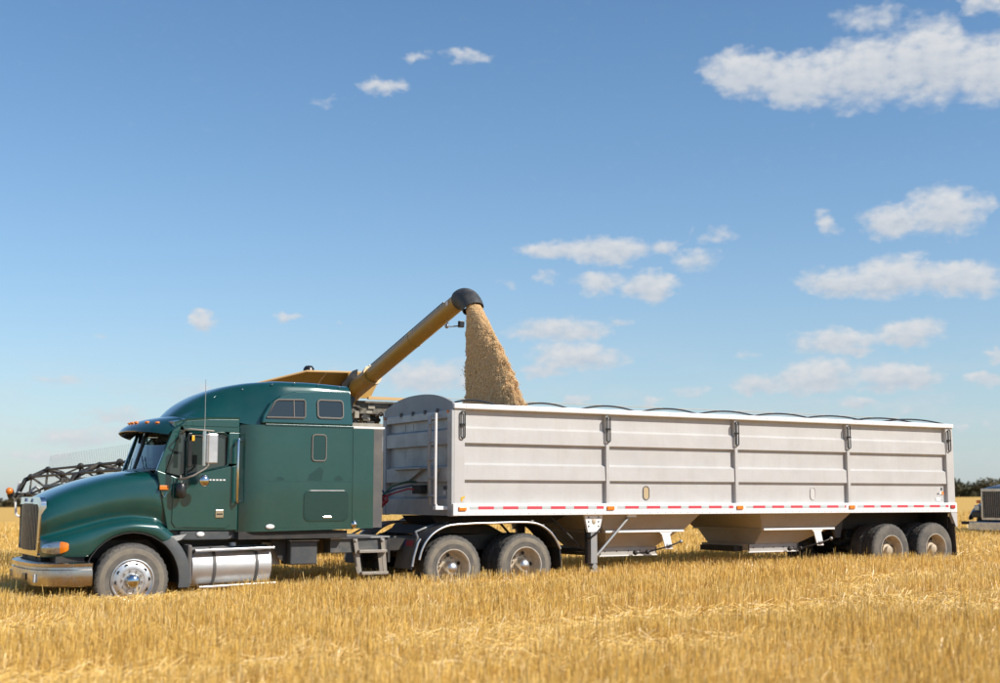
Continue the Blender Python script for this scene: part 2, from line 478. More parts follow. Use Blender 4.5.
# ------------------------------------------------------------------ wheels (axis along y, outer face towards -y)
WR = .515
def tyre_mesh():
    n = 96
    prof = [(.285, -.135), (.30, -.147), (.34, -.150), (.375, -.152), (.40, -.151), (.445, -.148), (.478, -.138), (.497, -.122), (.511, -.110),
            (.515, -.075), (.515, -.062), (.503, -.058), (.503, -.046), (.515, -.042), (.515, -.006), (.503, -.003), (.503, .003)]
    prof = prof + [(r, -h) for r, h in prof[::-1]]
    def wob(i, k):
        j = i if i < 17 else 33 - i
        return -.010 if (j in (8, 9, 10, 7) and k % 3 == 0) else 0
    mb = MB().lathe(prof, n=n, wob=wob)
    me = mb.build('tyre', 'sidewall', smooth=32, mesh_only=True)
    me.materials.append(MT['rubber']); me.materials.append(MT['sideband'])
    for p in me.polygons:
        r = math.hypot(p.center.x, p.center.z)
        if r > .485: p.material_index = 1
        elif .372 < r < .45 and p.center.y < 0: p.material_index = 2
    return me
def tyre_plain(me):
    m2 = me.copy()
    for p in m2.polygons:
        if p.material_index == 2: p.material_index = 0
    return m2
TYRE = tyre_mesh()
TYRE_PLAIN = tyre_plain(TYRE)
DISH = MB().lathe([(.298, -.150), (.298, -.158), (.285, -.158), (.272, -.135), (.262, -.09), (.245, -.02), (.235, .035), (.20, .045), (.15, .03), (.11, .03), (.0, .03)], n=48).build('rim', 'rim_dusty', smooth=30, mesh_only=True)
DISH.materials.append(MT['rim_edge'])
for p in DISH.polygons:
    if math.hypot(p.center.x, p.center.z) > .275: p.material_index = 1
DISC = MB().lathe([(.298, -.150), (.298, -.160), (.287, -.162), (.275, -.146), (.262, -.140), (.235, -.150), (.205, -.158), (.17, -.158), (.165, -.150), (.11, -.150), (.0, -.150)], n=48).build('rim', 'alu', smooth=30, mesh_only=True)
HUB_DOME = MB().lathe([(.105, .03), (.105, -.07), (.10, -.10), (.082, -.135), (.05, -.158), (.0, -.166)], n=28).build('hub_cap', 'alu', smooth=40, mesh_only=True)
HUB_STEER = MB().lathe([(.10, -.15), (.10, -.19), (.085, -.225), (.055, -.248), (.0, -.258)], n=28).build('hub_cap', 'chrome', smooth=40, mesh_only=True)
HUB_TRAILER = MB().lathe([(.12, .03), (.12, -.03), (.085, -.04), (.082, -.10), (.06, -.115), (.0, -.115)], n=24).build('hub_cap', 'rim_dusty', smooth=40, mesh_only=True)
def holes(n, r, y, rad_, sx=1.0):
    res = []
    for k in range(n):
        a = 2*math.pi*(k+.3)/n
        mb = MB()
        rows_ = []
        for rr, yy in ((rad_, y), (rad_*.82, y + .004), (0, y + .004)):
            rows_.append([(r*math.cos(a) + rr*math.cos(b), yy - .006, r*math.sin(a) + rr*math.sin(b)) for b in [2*math.pi*q/14 for q in range(14)]])
        mb.grid(rows_, True)
        res.append(mb.build('hand_hole', 'blackgloss', mesh_only=True))
    return res
HOLES_DISC = holes(10, .222, -.152, .027)
HOLES_DISH = holes(5, .195, .034, .032)
def nuts(n, r, y):
    mb = MB()
    for k in range(n):
        a = 2*math.pi*k/n
        mb.lathe([(.0, -.03), (.015, -.03), (.017, 0)], c=(r*math.cos(a), y, r*math.sin(a)), n=6)
    return mb.build('wheel_nuts', 'step', mesh_only=True)
NUTS_DISC = nuts(10, .14, -.152)
NUTS_DISH = nuts(10, .155, .03)

def wheel(parent, x, y, z, kind, side=1, turn=0.0):
    """y = centre of the tyre; side 1 faces the camera side, -1 the far side"""
    o = place('wheel', TYRE if kind != 'trailer' else TYRE_PLAIN, parent, loc=(x, y, z), rot=(0, turn, 0 if side > 0 else math.pi))
    LW = []
    if kind == 'steer':
        LW = [('rim', DISC), ('hub_cap', HUB_STEER), ('wheel_nuts', NUTS_DISC)] + [('hand_hole', h) for h in HOLES_DISC]
    elif kind == 'drive':
        LW = [('rim', DISH), ('hub_cap', HUB_DOME), ('wheel_nuts', NUTS_DISH)] + [('hand_hole', h) for h in HOLES_DISH]
    elif kind == 'trailer':
        LW = [('rim', DISH), ('hub_cap', HUB_TRAILER), ('wheel_nuts', NUTS_DISH)] + [('hand_hole', h) for h in HOLES_DISH]
    for n_, me in LW:
        c = place(n_, me); c.parent = o
        if n_ in STUFF: c['kind'] = 'stuff'
    return o

def inner_wheel(parent, x, y, z):
    return place('wheel', TYRE_PLAIN, parent, loc=(x, y, z))

CY = 1.295       # centre line of truck and trailer

# ================================================================== GRAIN TRAILER
trailer = thing('grain_trailer', 'long silver hopper grain trailer being filled, hitched behind the green truck', 'trailer', (5.7, CY, gz(5.7, 1.3)))
TL, TW = 11.49, 2.59
RB, RT, CB, CT = 1.31, 1.50, 3.0, 3.085
posts = [(.0, .19), (2.92, 2.99), (5.75, 5.82), (8.53, 8.60), (11.28, TL)]
PROF = [(3.0, .075), (2.725, .075), (2.69, .024), (2.465, .018), (2.445, .075), (2.145, .075), (2.11, .024), (1.88, .018), (1.86, .075), (1.5, .075)]
def ysd(y, s): return y if s == 0 else TW - y
for s in (0, 1):
    for i in range(4):
        x0, x1 = posts[i][1] - .01, posts[i+1][0] + .01
        for j, (a, b) in enumerate(((0, 5), (4, 9), (8, 10))):
            seg = PROF[a:b]
            mb = MB()
            nx = 10
            rws = []
            for k in range(nx + 1):
                x = x0 + (x1 - x0) * k / nx
                rw = []
                for (z, d) in seg:
                    wv = .004 * noise.noise(Vector((x * 1.7, z * 2.1, s * 9.0)))
                    rw.append((x, ysd(d + wv + (.003 if j == 1 else 0), s), z))
                rws.append(rw)
            mb.grid(rws).build('side_panel', 'alu_flat', trailer, solid=.005)
    for i, (a, b) in enumerate(posts):
        mb = MB().box(a, b, min(ysd(0, s), ysd(.085, s)), max(ysd(0, s), ysd(.085, s)), RT, CB)
        mb.build('side_post', 'alu_flat', trailer, bevel=.006)
    # rails
    y0, y1 = sorted((ysd(-.03, s), ysd(.09, s)))
    r_ = MB().box(-.03, TL + .01, y0, y1, RB, RT).build('bottom_rail', 'rail_white', trailer, bevel=.008)
    if s == 0:
        bl = MB()
        for k in range(70):
            bl.ball((.06 + k * .163, -.031, RB + .03), .008, 6, 4); bl.ball((.06 + k * .163, -.031, RT - .018), .007, 6, 4)
        bl.build('rivet_row', 'steel', r_)
    y0, y1 = sorted((ysd(-.035, s), ysd(.10, s)))
    c_ = MB().box(-.02, TL, y0, y1, CB, CT).build('top_rail', 'rail_white', trailer, bevel=.015)
    if s == 0:
        bl = MB()
        for k in range(26):
            bl.ball((.2 + k * .45, -.036, CB + .04), .008, 6, 4)
        bl.build('rivet_row', 'steel', c_)
# conspicuity tape, one strip after another along the near bottom rail
def tape(x0, x1, mat):
    bx('reflective_strip', mat, trailer, x0, x1, -.0335, -.029, 1.41, 1.455)
lights_x = [(.06, .20, 'amber'), (2.90, 3.05, 'amber'), (5.73, 5.88, 'amber'), (8.50, 8.65, 'amber'), (11.30, 11.43, 'red')]
spans = [(.26, 2.84), (3.12, 5.66), (5.96, 8.43), (8.73, 11.25)]
for (a, b) in spans:
    x = a; ph = 0
    first = .16
    red = False
    while x < b - .03:
        L = .285 if red else (.17 if x > a + .01 else first)
        e = min(x + L, b)
        tape(x + .002, e - .002, 'tape_red' if red else 'tape_silver')
        x = e; red = not red
for (a, b, mname) in lights_x:
    lm = MB().box(a, b, -.055, -.028, 1.385, 1.455).build('marker_light', 'rail_white' if False else mname, trailer, bevel=.012)
# elongated black loops hanging on each post
def capsule(cx, y, z0, z1, hw, r, n=10):
    pts = []
    for k in range(n + 1):
        a = math.pi * k / n
        pts.append((cx + hw*math.cos(a), y, z1 - hw + hw*math.sin(a)))
    for k in range(n + 1):
        a = math.pi + math.pi * k / n
        pts.append((cx + hw*math.cos(a), y, z0 + hw + hw*math.sin(a)))
    pts.append(pts[0])
    return pts
for i, (a, b) in enumerate(posts):
    cx = (a + b) / 2 + (.045 if i == 0 else 0) - (.03 if i == 4 else 0)
    lp = MB().tube(capsule(cx, -.028, 2.53, 2.96, .036, .011), .012, 8).build('tarp_strap_loop', 'blackgloss', trailer, smooth=60)
    MB().box(cx-.045, cx+.045, -.04, 0, 2.735, 2.765).build('strap_clip', 'blackgloss', lp)
# sight ports
for i, cx in enumerate((3.80, 7.68)):
    ring = MB().tube(capsule(cx, .068, 1.56, 1.79, .062, .01), .011, 8).build('sight_port', 'gasket' if i == 0 else 'alu_flat', trailer, smooth=60)
    poly = [(p[0], p[2]) for p in capsule(cx, 0, 1.56, 1.79, .06, .01)[:-1]]
    MB().prism(poly, .066, .071).build('port_window', material('port_pane_%d' % i, (.50, .38, .22) if i == 0 else (.57, .545, .51), .3), ring)
# decals on the side sheet
bx('sticker', 'sticker', trailer, 11.0, 11.14, .062, .0665, 1.535, 1.60)
bx('sticker', 'tape_silver', trailer, 11.15, 11.22, .062, .0665, 1.555, 1.585)
MB().lathe([(.0, .0), (.035, .0), (.035, .004)], c=(11.20, .061, 1.69), n=16).build('sticker', 'sticker_orange', trailer)
bx('sticker', 'sticker', trailer, 11.11, 11.17, .062, .0665, 1.665, 1.715)
bx('sticker', 'sticker_dark', trailer, 11.16, 11.20, .062, .0665, 1.75, 1.80)
bx('sticker', 'sticker_dark', trailer, 11.05, 11.08, .062, .0665, 1.665, 1.69)
MB().prism([(.12, 1.535), (.15, 1.535), (.15, 1.575), (.19, 1.595), (.19, 1.62), (.12, 1.60)], -.006, -.001).build('sticker', 'sticker_yellow', trailer)
# front wall: stepped sheets between two corner posts
for (y0, y1) in ((-.0, .16), (TW - .13, TW)):
    bx('corner_post', 'alu_front', trailer, -.045, .06, y0 + .004, y1 - .004, RB - .01, 2.99, .006)
bx('header_beam', 'alu_front', trailer, -.035, .05, .157, TW - .128, 2.86, 2.985, .008)
zl = [2.86, 2.69, 2.44, 2.10, 1.85, 1.59, RB]
for i in range(6):
    proud = i % 2 == 1
    xf = -.03 if proud else .045
    zt_, zb_ = zl[i], zl[i+1]
    mb = MB()
    if proud:
        mb.prism([(.05, zt_ + .02), (xf, zt_ - .02), (xf, zb_), (.05, zb_)], .158, TW - .129)
    else:
        mb.box(xf, .062, .158, TW - .129, zb_ - .005, zt_ + .02)
    pn = mb.build('front_panel', 'alu_front', trailer, bevel=.004)
    if not proud:
        bl = MB()
        for k in range(5):
            for yy in (.75, 1.55, 1.85):
                bl.ball((xf - .001, yy, zb_ + .03 + k * (zt_ - zb_ - .05) / 5), .008, 6, 4)
        bl.build('rivet_row', 'steel', pn)
bx('front_panel', 'alu_front', trailer, -.032, .05, .158, TW - .129, RB, 1.575, .004)
# arched bulkhead above the front wall
arc = [(.02, 2.985)]
for k in range(25):
    u = k / 24
    yy = .02 + (TW - .04) * u
    arc.append((yy, 3.10 + .20 * (1 - abs(2*u - 1) ** 2.4)))
arc.append((TW - .02, 2.985))
MB().prism(arc, -.022, .02, 'x').build('bulkhead', material('grey_bulkhead', (.33, .34, .345), .55, .2, dust=(3, .3, (.36, .33, .28))), trailer, smooth=30)
for yy in (.5, .95, 1.4, 1.85):
    bx('bulkhead_clip', 'grey_dark', trailer, -.05, -.021, yy, yy + .05, 2.96, 3.03)
for yy in (.13, TW - .10):
    MB().ball((-.05, yy, 2.965), .032, 10, 6, (.6, 1, .8)).build('clearance_light', 'amber', trailer, smooth=180)
# gusset shelf and connection plate on the front wall
MB().prism([(.95, 2.06), (1.95, 2.06), (1.62, 1.86), (1.50, 1.86)], -.09, -.034, 'x').build('gusset_plate', 'alu_front', trailer)
MB().prism([(.40, 2.06), (.75, 2.06), (.62, 1.86), (.55, 1.86)], -.09, -.034, 'x').build('gusset_plate', 'alu_front', trailer)
bx('gusset_shelf', 'alu_front', trailer, -.16, -.034, .9, 2.0, 2.062, 2.085)
bx('connector_box', 'black', trailer, -.09, .04, 1.02, 1.32, 1.66, 1.80, .01)
for k in range(4):
    bx('sticker', ['sticker_dark', 'sticker', 'sticker_dark', 'sticker_dark'][k], trailer, .036, .0435, .24 + (k % 2) * .11, .33 + (k % 2) * .11, 1.64 + (k // 2) * .08, 1.70 + (k // 2) * .08)
# ladder on the front wall
ld = MB().tube([(-.02, .18, 1.44), (-.20, .18, 1.44), (-.245, .18, 1.50), (-.25, .165, 2.2), (-.25, .155, 2.93)], .024, 10).build('ladder', 'rail_white', trailer, smooth=50)
lp2 = MB().tube([(-.03, .60, 1.44), (-.12, .59, 1.48), (-.16, .57, 2.2), (-.16, .55, 2.90), (-.03, .55, 2.93)], .030, 10).build('ladder_rail', 'alu_flat', ld, smooth=50)
for k in range(5):
    z = 1.62 + k * .29
    MB().tube([(-.245, .17, z), (-.15, .58, z)], .021, 8).build('rung', 'alu_flat', ld, smooth=60)
bx('ladder_foot', 'rail_white', trailer, -.26, -.02, .13, .23, 1.40, 1.46, .01)
# floor, rear wall
bx('floor_plate', 'hopper', trailer, .03, 2.80, .06, TW - .06, 1.33, 1.37)
bx('floor_plate', 'hopper', trailer, 4.96, 6.34, .06, TW - .06, 1.33, 1.37)
bx('floor_plate', 'hopper', trailer, 8.64, TL - .02, .06, TW - .06, 1.33, 1.37)
bx('rear_wall', 'alu_flat', trailer, TL - .07, TL - .012, .09, TW - .09, RB + .01, CB + .05, .008)
# hoppers
def funnel(x0, x1, y0, y1, z0, a0, a1, b0, b1, z1):
    rows_ = [[(x0, y0, z0), (x1, y0, z0), (x1, y1, z0), (x0, y1, z0)], [(a0, b0, z1), (a1, b0, z1), (a1, b1, z1), (a0, b1, z1)]]
    return MB().grid(rows_, True)
HOP = [(2.74, 4.99, 3.07, 4.76, 3.34, 4.36), (6.33, 8.66, 6.62, 8.40, 6.70, 7.72)]
for (x0, x1, l0, l1, b0, b1) in HOP:
    hp = funnel(x0, x1, .04, TW-.04, 1.345, l0, l1, .30, TW-.30, 1.02).build('hopper', 'hopper', trailer, solid=.012)
    funnel(l0 + .05, l1 - .05, .34, TW-.34, 1.02, b0, b1, .62, TW-.62, .73).build('lower_funnel', 'hopper', hp, solid=.012)
    for s in (0, 1):
        y0, y1 = sorted((ysd(.255, s), ysd(.335, s)))
        MB().box(l0, l1, y0, y1, .998, 1.035).build('hopper_lip', 'rail_white', hp, bevel=.004)
        y0, y1 = sorted((ysd(.285, s), ysd(.325, s)))
        MB().box(l0 + .02, l1 - .02, y0, y1, 1.034, 1.08).build('hopper_flange', 'hopper', hp)
    for xx in (l0, l1):
        MB().box(xx - .03, xx + .03, .34, TW - .34, 1.0, 1.03).build('hopper_lip', 'hopper', hp)
    # gate box with crank
    MB().box(b0 - .14, b1 + .05, .60, .635, .60, .735).box(b0 - .14, b1 + .05, TW-.635, TW-.60, .60, .735).box(b0 - .14, b0 - .11, .60, TW-.60, .62, .735).box(b1 + .02, b1 + .05, .60, TW-.60, .62, .735).build('gate_frame', 'hopper', hp, bevel=.004)
    MB().box(b0 - .18, b1 + .04, .575, .63, .585, .602).build('gate_rail', 'rail_white', hp)
    MB().box(b0 - .34, b0 - .145, .80, 1.8, .60, .70).build('slide_gate', 'black', hp)
    bl = MB()
    for k in range(5):
        bl.ball((b0 - .05 + k * .25, .598, .67), .012, 6, 4)
    bl.build('rivet_row', 'black', hp)
    xb = (l0 + l1) / 2 + .30
    MB().prism([(xb, 1.0), (xb + .30, 1.0), (xb + .24, .95), (xb + .30, .70), (xb + .14, .70), (xb + .06, .95)], .262, .285).build('crank_bracket', 'rail_white', hp, bevel=.004)
    MB().ball((xb + .20, .26, .76), .05, 12, 6, (1, .3, 1)).build('crank_bearing', 'steel', hp, smooth=180)
    cr = MB().tube([(xb + .42, .20, .83), (xb + .34, .21, .80), (xb + .20, .23, .755), (xb + .0, .35, .69), (xb - .12, .45, .645), (xb - .35, .50, .63)], .014, 8).build('crank_rod', 'blackgloss', hp, smooth=60)
    MB().ball((xb - .12, .45, .65), .04, 8, 6).build('crank_joint', 'black', hp, smooth=180)
    MB().ball((xb - .35, .50, .64), .045, 8, 6).build('crank_joint', 'black', hp, smooth=180)
    MB().ball((xb + .42, .19, .83), .035, 8, 6).build('crank_knob', 'steel', hp, smooth=180)
# landing gear
for s in (0, 1):
    y0, y1 = sorted((ysd(.05, s), ysd(.10, s)))
    pl = MB().prism([(2.50, 1.32), (2.88, 1.32), (2.80, 1.02), (2.57, 1.02)], y0, y1).build('landing_gear_plate', 'rail_white', trailer, bevel=.004)
    bl = MB()
    for k in range(3):
        for xx in (2.585, 2.785):
            bl.ball((xx, ysd(.048, s), 1.27 - k * .075), .014, 6, 4)
    bl.build('bolt_row', 'black', pl)
    MB().ball((2.69, ysd(.048, s), 1.20), .04, 10, 6, (1, .3, 1.2)).build('rust_spot_plug', 'rim_dusty', pl, smooth=180)
    y0, y1 = sorted((ysd(.055, s), ysd(.165, s)))
    lg = MB().box(2.63, 2.76, y0, y1, .50, 1.06).build('landing_leg', 'steel', trailer, bevel=.006)
    y0, y1 = sorted((ysd(.165, s), ysd(.20, s)))
    MB().box(2.60, 2.76, y0, y1, .50, 1.2).build('leg_back', 'black', lg)
    MB().lathe([(.0, -.07), (.05, -.07), (.05, .07), (.0, .07)], c=(2.70, ysd(.11, s), .45), n=14).build('leg_foot', 'steel', lg, smooth=40)
    MB().box(2.60, 2.80, min(ysd(.02, s), ysd(.20, s)), max(ysd(.02, s), ysd(.20, s)), .36, .40).build('foot_plate', 'steel', lg)
    MB().tube([(2.74, ysd(.10, s), .60), (3.44, ysd(.08, s), 1.27)], .026, 8).build('leg_brace', 'steel', lg, smooth=60)
    MB().box(3.38, 3.56, min(ysd(.03, s), ysd(.11, s)), max(ysd(.03, s), ysd(.11, s)), 1.265, 1.312).build('brace_shoe', 'rail_white', lg)
    MB().tube([(2.66, ysd(.25, s), .68), (1.98, ysd(.35, s), 1.30)], .022, 8).build('leg_brace', 'black', lg, smooth=60)
MB().tube([(2.70, .16, .66), (2.70, TW - .16, .66)], .025, 8).build('cross_shaft', 'black', trailer)
MB().tube([(2.62, .14, .92), (2.58, .02, .92), (2.66, -.03, .98), (2.78, -.04, 1.10)], .016, 8).build('landing_crank', 'black', trailer, smooth=60)
# coupler, frame rails, suspension
MB().prism([(-.02, 1.30), (2.6, 1.30), (2.3, 1.16), (.10, 1.16)], .75, TW - .75).build('coupler_frame', 'black', trailer)
for yy in (.80, TW - .92):
    bx('frame_rail', 'black', trailer, 8.55, TL - .03, yy, yy + .12, .98, 1.33)
for yy in (.0, TW - .08):
    MB().prism([(8.68, 1.31), (9.10, 1.31), (8.98, .82), (8.86, .82)], yy + .70 if yy == 0 else yy - .75, yy + .76 if yy == 0 else yy - .69).build('suspension_hanger', 'grey_dark', trailer)
TXS = (9.70, 10.94)
for x in TXS:
    z = gz(x, 0) + WR - .02
    MB().tube([(x, .25, z), (x, TW - .25, z)], .07, 12).build('axle', 'black', trailer, smooth=60)
    wheel(trailer, x, .06 + .15, z, 'trailer', 1, x * 1.3)
    inner_wheel(trailer, x, .06 + .15 + .335, z)
    inner_wheel(trailer, x, TW - (.06 + .15 + .335), z)
    wheel(trailer, x, TW - .21, z, 'trailer', -1, x)
    for yy in (.86, TW - .86):
        MB().prism([(x - .55, z + .16), (x, z + .08), (x + .55, z + .16), (x + .55, z + .20), (x, z + .14), (x - .55, z + .20)], yy - .05, yy + .05).build('leaf_spring', 'black', trailer)
        MB().lathe([(.11, 0), (.13, .05), (.11, .1), (.13, .15), (.11, .2)], c=(x + .30, yy, z + .18), axis='z', n=16, caps=True).build('air_bag', 'black', trailer, smooth=60)
    MB().lathe([(.0, -.09), (.09, -.09), (.10, 0), (.09, .09), (.0, .09)], c=(x - .35, .75, z + .02), n=16).build('brake_chamber', 'black', trailer, smooth=40)
MB().lathe([(.0, -.45), (.12, -.43), (.13, -.40), (.13, .40), (.12, .43), (.0, .45)], c=(8.55, 1.3, 1.05), n=18).build('air_tank', 'black', trailer, smooth=40)
bx('underframe_dark_sheet', 'black', trailer, 8.50, 11.3, 1.15, 1.19, .95, 1.33)  # added dark sheet, shuts out the sunlit field behind the suspension
bx('rear_dark_panel', 'black', trailer, 11.34, 11.38, .10, TW - .10, .98, 1.328)  # added dark panel, keeps the gap under the tail dark
for s in (0, 1):
    y0, y1 = sorted((ysd(.0, s), ysd(.62, s)))
    MB().prism([(11.46, .42 + gz(11.4, 0) - .05), (11.475, .40 + gz(11.4, 0) - .05), (11.44, 1.22), (11.425, 1.22)], y0, y1).build('mud_flap', material('dark_mud_flap', (.055, .047, .04), .8, dust=(4, .6, (.13, .10, .07))), trailer)
    y0, y1 = sorted((ysd(-.02, s), ysd(.06, s)))
    MB().prism([(11.32, 1.31), (11.50, 1.31), (11.50, 1.02), (11.46, 1.02)], y0, y1).build('flap_bracket', 'alu_flat', trailer)
# tarp bows and ridge cord
for k in range(9):
    x = .83 + 1.375 * k
    if x > TL - .1: x = TL - .15
    pts = []
    for j in range(21):
        u = j / 20
        pts.append((x, .03 + (TW - .06) * u, 3.07 + .17 * (1 - abs(2*u - 1) ** 2.0)))
    MB().tube(pts, .016, 6).build('tarp_bow', 'bow', trailer, smooth=60)
MB().tube([(x, 1.295, 3.262 + (.012 if k % 2 else 0) - .0) for k, x in enumerate(np.linspace(.0, TL - .1, 18))], .006, 5).build('ridge_cord', 'cord', trailer)
tr = MB()
tr.tube([(.25, TW - .10, 3.125), (TL - .1, TW - .10, 3.125)], .045, 10)
tr.build('rolled_tarp', 'grey_dark', trailer, smooth=60)

# ================================================================== GREEN TRUCK
truck = thing('semi_truck', 'dark green long-nose highway truck with a tall sleeper, hitched to the silver trailer', 'truck', (-3.0, CY, gz(-3.0, 1.3)))
# ---- hood with fenders: one lofted shell
SX = [-6.13, -6.06, -5.9, -5.6, -5.3, -4.95, -4.62, -4.40]
ZT = [1.555, 1.61, 1.70, 1.815, 1.905, 1.975, 2.01, 2.0]
WH = [.76, .80, .84, .88, .92, .97, 1.01, 1.01]
ZF = [.98, 1.00, 1.045, 1.13, 1.215, 1.265, 1.23, 1.06]
WF = [.80, .985, 1.10, 1.165, 1.18, 1.185, 1.185, 1.18]
AX, AZ, AR = -4.97, .455, .665
stations = [-6.13, -6.10, -6.05, -5.97, -5.86, -5.74, -5.63, -5.56, -5.48, -5.38, -5.26, -5.12, -4.97, -4.82, -4.70, -4.62, -4.54, -4.46, -4.40]
rws = []
for x in stations:
    zt, wh, zf, wf = (interp(x, SX, a) for a in (ZT, WH, ZF, WF))
    dx = abs(x - AX)
    zb = .785 if dx > .58 else AZ + math.sqrt(max(AR*AR - dx*dx, .0))
    zb = max(zb, .785)
    zf2 = max(zf, zb + .07)
    inn = max(wf - wh, .04)
    half = [(0, zt), (wh*.5, zt - .012), (wh*.82, zt - .045), (wh*.965, zt - .115), (wh, zt - .23), (wh + .016, (zt - .23)*.40 + (zf2+.22)*.60),
            (wh + .006, zf2 + .20), (wh - .045, zf2 + .085), (wh - .02, zf2 + .045), (wh + inn*.45, zf2 + .035), (wf - .035, zf2 + .0), (wf - .006, zf2 - .05), (wf, zf2 - (zf2 - zb)*.45), (wf - .004, zb + .012), (wf - .03, zb)]
    row = [(x, CY - h, z) for h, z in half[::-1]] + [(x, CY + h, z) for h, z in half[1:]]
    rws.append(row)
hood = MB().grid(rws).build('hood', 'green', truck, smooth=180, subsurf=2)
# front panel closing the nose round the grille
nose = MB()
f0 = rws[0]
nose.add(list(f0) + [(-6.12, CY, .80)], [tuple(range(len(f0)))])
nose.build('nose_panel', 'green_dark', truck)
# wheel well liner
for s in (-1, 1):
    rl = []
    for k in range(17):
        a = R(-5) + R(190) * k / 16
        rl.append([(AX + .655*math.cos(a), CY + s*1.16, AZ + .655*math.sin(a)), (AX + .655*math.cos(a), CY + s*.55, AZ + .655*math.sin(a))])
    MB().grid(rl).build('wheel_well', 'black', truck, smooth=60, solid=.01)
    # grey plastic quarter fender behind the steer wheel
    pr = []
    for k in range(9):
        t_ = k / 8
        a = R(52) - R(62) * t_
        xo, zo = AX + .66*math.cos(a), AZ + .66*math.sin(a)
        wd = .14 + .02 * t_
        pr.append([(xo - .012, CY + s*(1.195), zo), (xo + wd*.55, CY + s*1.20, zo + .03*(1-t_)), (xo + wd, CY + s*1.165, zo + .06*(1-t_)), (xo + wd + .02, CY + s*.75, zo + .06*(1-t_))])
    MB().grid(pr).build('quarter_fender', 'grey_plastic', truck, smooth=180, solid=.02)
    MB().prism([(-4.53, 1.04), (-4.22, 1.08), (-4.30, 1.0), (-4.42, .97)], CY + s*1.17, CY + s*1.14).build('fender_bracket', 'alu', truck)
# chrome grille surround and bars
def gx(y): return -6.165 + .05 * ((y - CY) / .8) ** 2
def grille_ring(hw, z0, z1, r=.10):
    pts = []
    for (cy, cz, a0) in ((hw - r, z1 - r, 0), (-(hw - r), z1 - r, 90), (-(hw - r), z0 + .04, 180), (hw - r, z0 + .04, 270)):
        rr = r if a0 < 180 else .04
        for k in range(6):
            a = R(a0 + 90 * k / 5)
            pts.append((cy + rr*math.cos(a), cz + rr*math.sin(a)))
    return pts
o_ = grille_ring(.77, .80, 1.60, .12); i_ = grille_ring(.70, .87, 1.50, .08)
mb = MB()
mb.grid([[(gx(CY+h) + .05, CY+h, z) for h, z in o_], [(gx(CY+h) - .02, CY+h, z) for h, z in o_], [(gx(CY+h) - .03, CY+h, z) for h, z in i_], [(gx(CY+h) + .05, CY+h, z) for h, z in i_]], True)
grl = mb.build('grille', 'chrome', truck, smooth=35)
MB().grid([[(gx(CY-.7+1.4*k/8) + .045, CY-.7+1.4*k/8, .85), (gx(CY-.7+1.4*k/8) + .045, CY-.7+1.4*k/8, 1.52)] for k in range(9)]).build('grille_backing', 'blackgloss', grl)
for k in range(17):
    h = -.65 + 1.30 * k / 16
    MB().box(gx(CY+h) - .012, gx(CY+h) + .04, CY+h-.012, CY+h+.012, .86, 1.51).build('grille_bar', 'grille_metal', grl)
MB().prism([(CY-.07, 1.535), (CY+.07, 1.535), (CY+.05, 1.585), (CY-.05, 1.585)], -6.212, -6.19, 'x').build('hood_badge', 'flap_blue', truck)
# headlights
for s in (-1, 1):
    rh = []
    for k in range(9):
        u = k / 8
        x = -6.115 + .30 * u
        yy = CY + s * (interp(x, SX, WF) + .012 - (.03 if u > .9 else 0))
        hh = .082 * (math.sin(math.pi * (.12 + .80 * u)) ** .6)
        zc = .90 + .03 * u
        rh.append([(x, yy, zc - hh), (x - .01, yy + s*.012, zc - hh*.4), (x - .01, yy + s*.012, zc + hh*.4), (x, yy, zc + hh)])
    me_ = MB().grid(rh).build('headlight', 'lens', truck, smooth=180, solid=.01)
    me_.data.materials.append(MT['amber'])
    for p in me_.data.polygons:
        if p.center.x > -5.95: p.material_index = 1
# bumper
def bump_x(y):
    t_ = abs(y - CY) / 1.2
    return -6.245 + .10 * t_**2 + .22 * max(0, t_ - .55)**2 * 4
prof_b = [(.03, .395), (-.015, .41), (-.03, .46), (-.034, .54), (-.03, .612), (-.002, .622), (.0, .66), (-.026, .668), (-.028, .70), (.0, .715), (.08, .718)]
path = [(-5.52, CY - 1.20), (-5.68, CY - 1.20), (-5.82, CY - 1.195)]
path += [(bump_x(y), y) for y in [CY - 1.13 + 2.26 * k / 26 for k in range(27)]]
path += [(-5.82, CY + 1.195), (-5.68, CY + 1.20), (-5.52, CY + 1.20)]
for _ in range(2):                       # round the plan off
    q = [path[0]]
    for a, b in zip(path[:-1], path[1:]):
        q += [(a[0]*.75 + b[0]*.25, a[1]*.75 + b[1]*.25), (a[0]*.25 + b[0]*.75, a[1]*.25 + b[1]*.75)]
    path = q + [path[-1]]
rb = []
for k, (x, y) in enumerate(path):
    a, b = path[max(k-1, 0)], path[min(k+1, len(path)-1)]
    tx, ty = b[0]-a[0], b[1]-a[1]; ln_ = math.hypot(tx, ty)
    nx_, ny_ = -ty/ln_, tx/ln_          # outward
    rb.append([(x + nx_*(-p[0]), y + ny_*(-p[0]), p[1]) for p in prof_b])
bmp = MB().grid(rb).build('bumper', 'bumper_chrome', truck, smooth=50, solid=.012)
for yy in (.70, 1.55):
    MB().box(bump_x(yy + .2) - .042, bump_x(yy+.2) + .02, yy, yy + .42, .47, .565).build('bumper_vent', 'blackgloss', bmp, bevel=.01)
MB().box(bump_x(.45) - .045, bump_x(.45) + .02, .38, .58, .45, .56).build('number_plate', 'tape_silver', bmp, bevel=.004)
bx('lower_valance', 'black', truck, -5.98, -5.6, .22, TW - .22, .42, .80)
bx('front_valance', 'black', truck, -6.10, -5.985, .62, TW - .62, .42, .80)
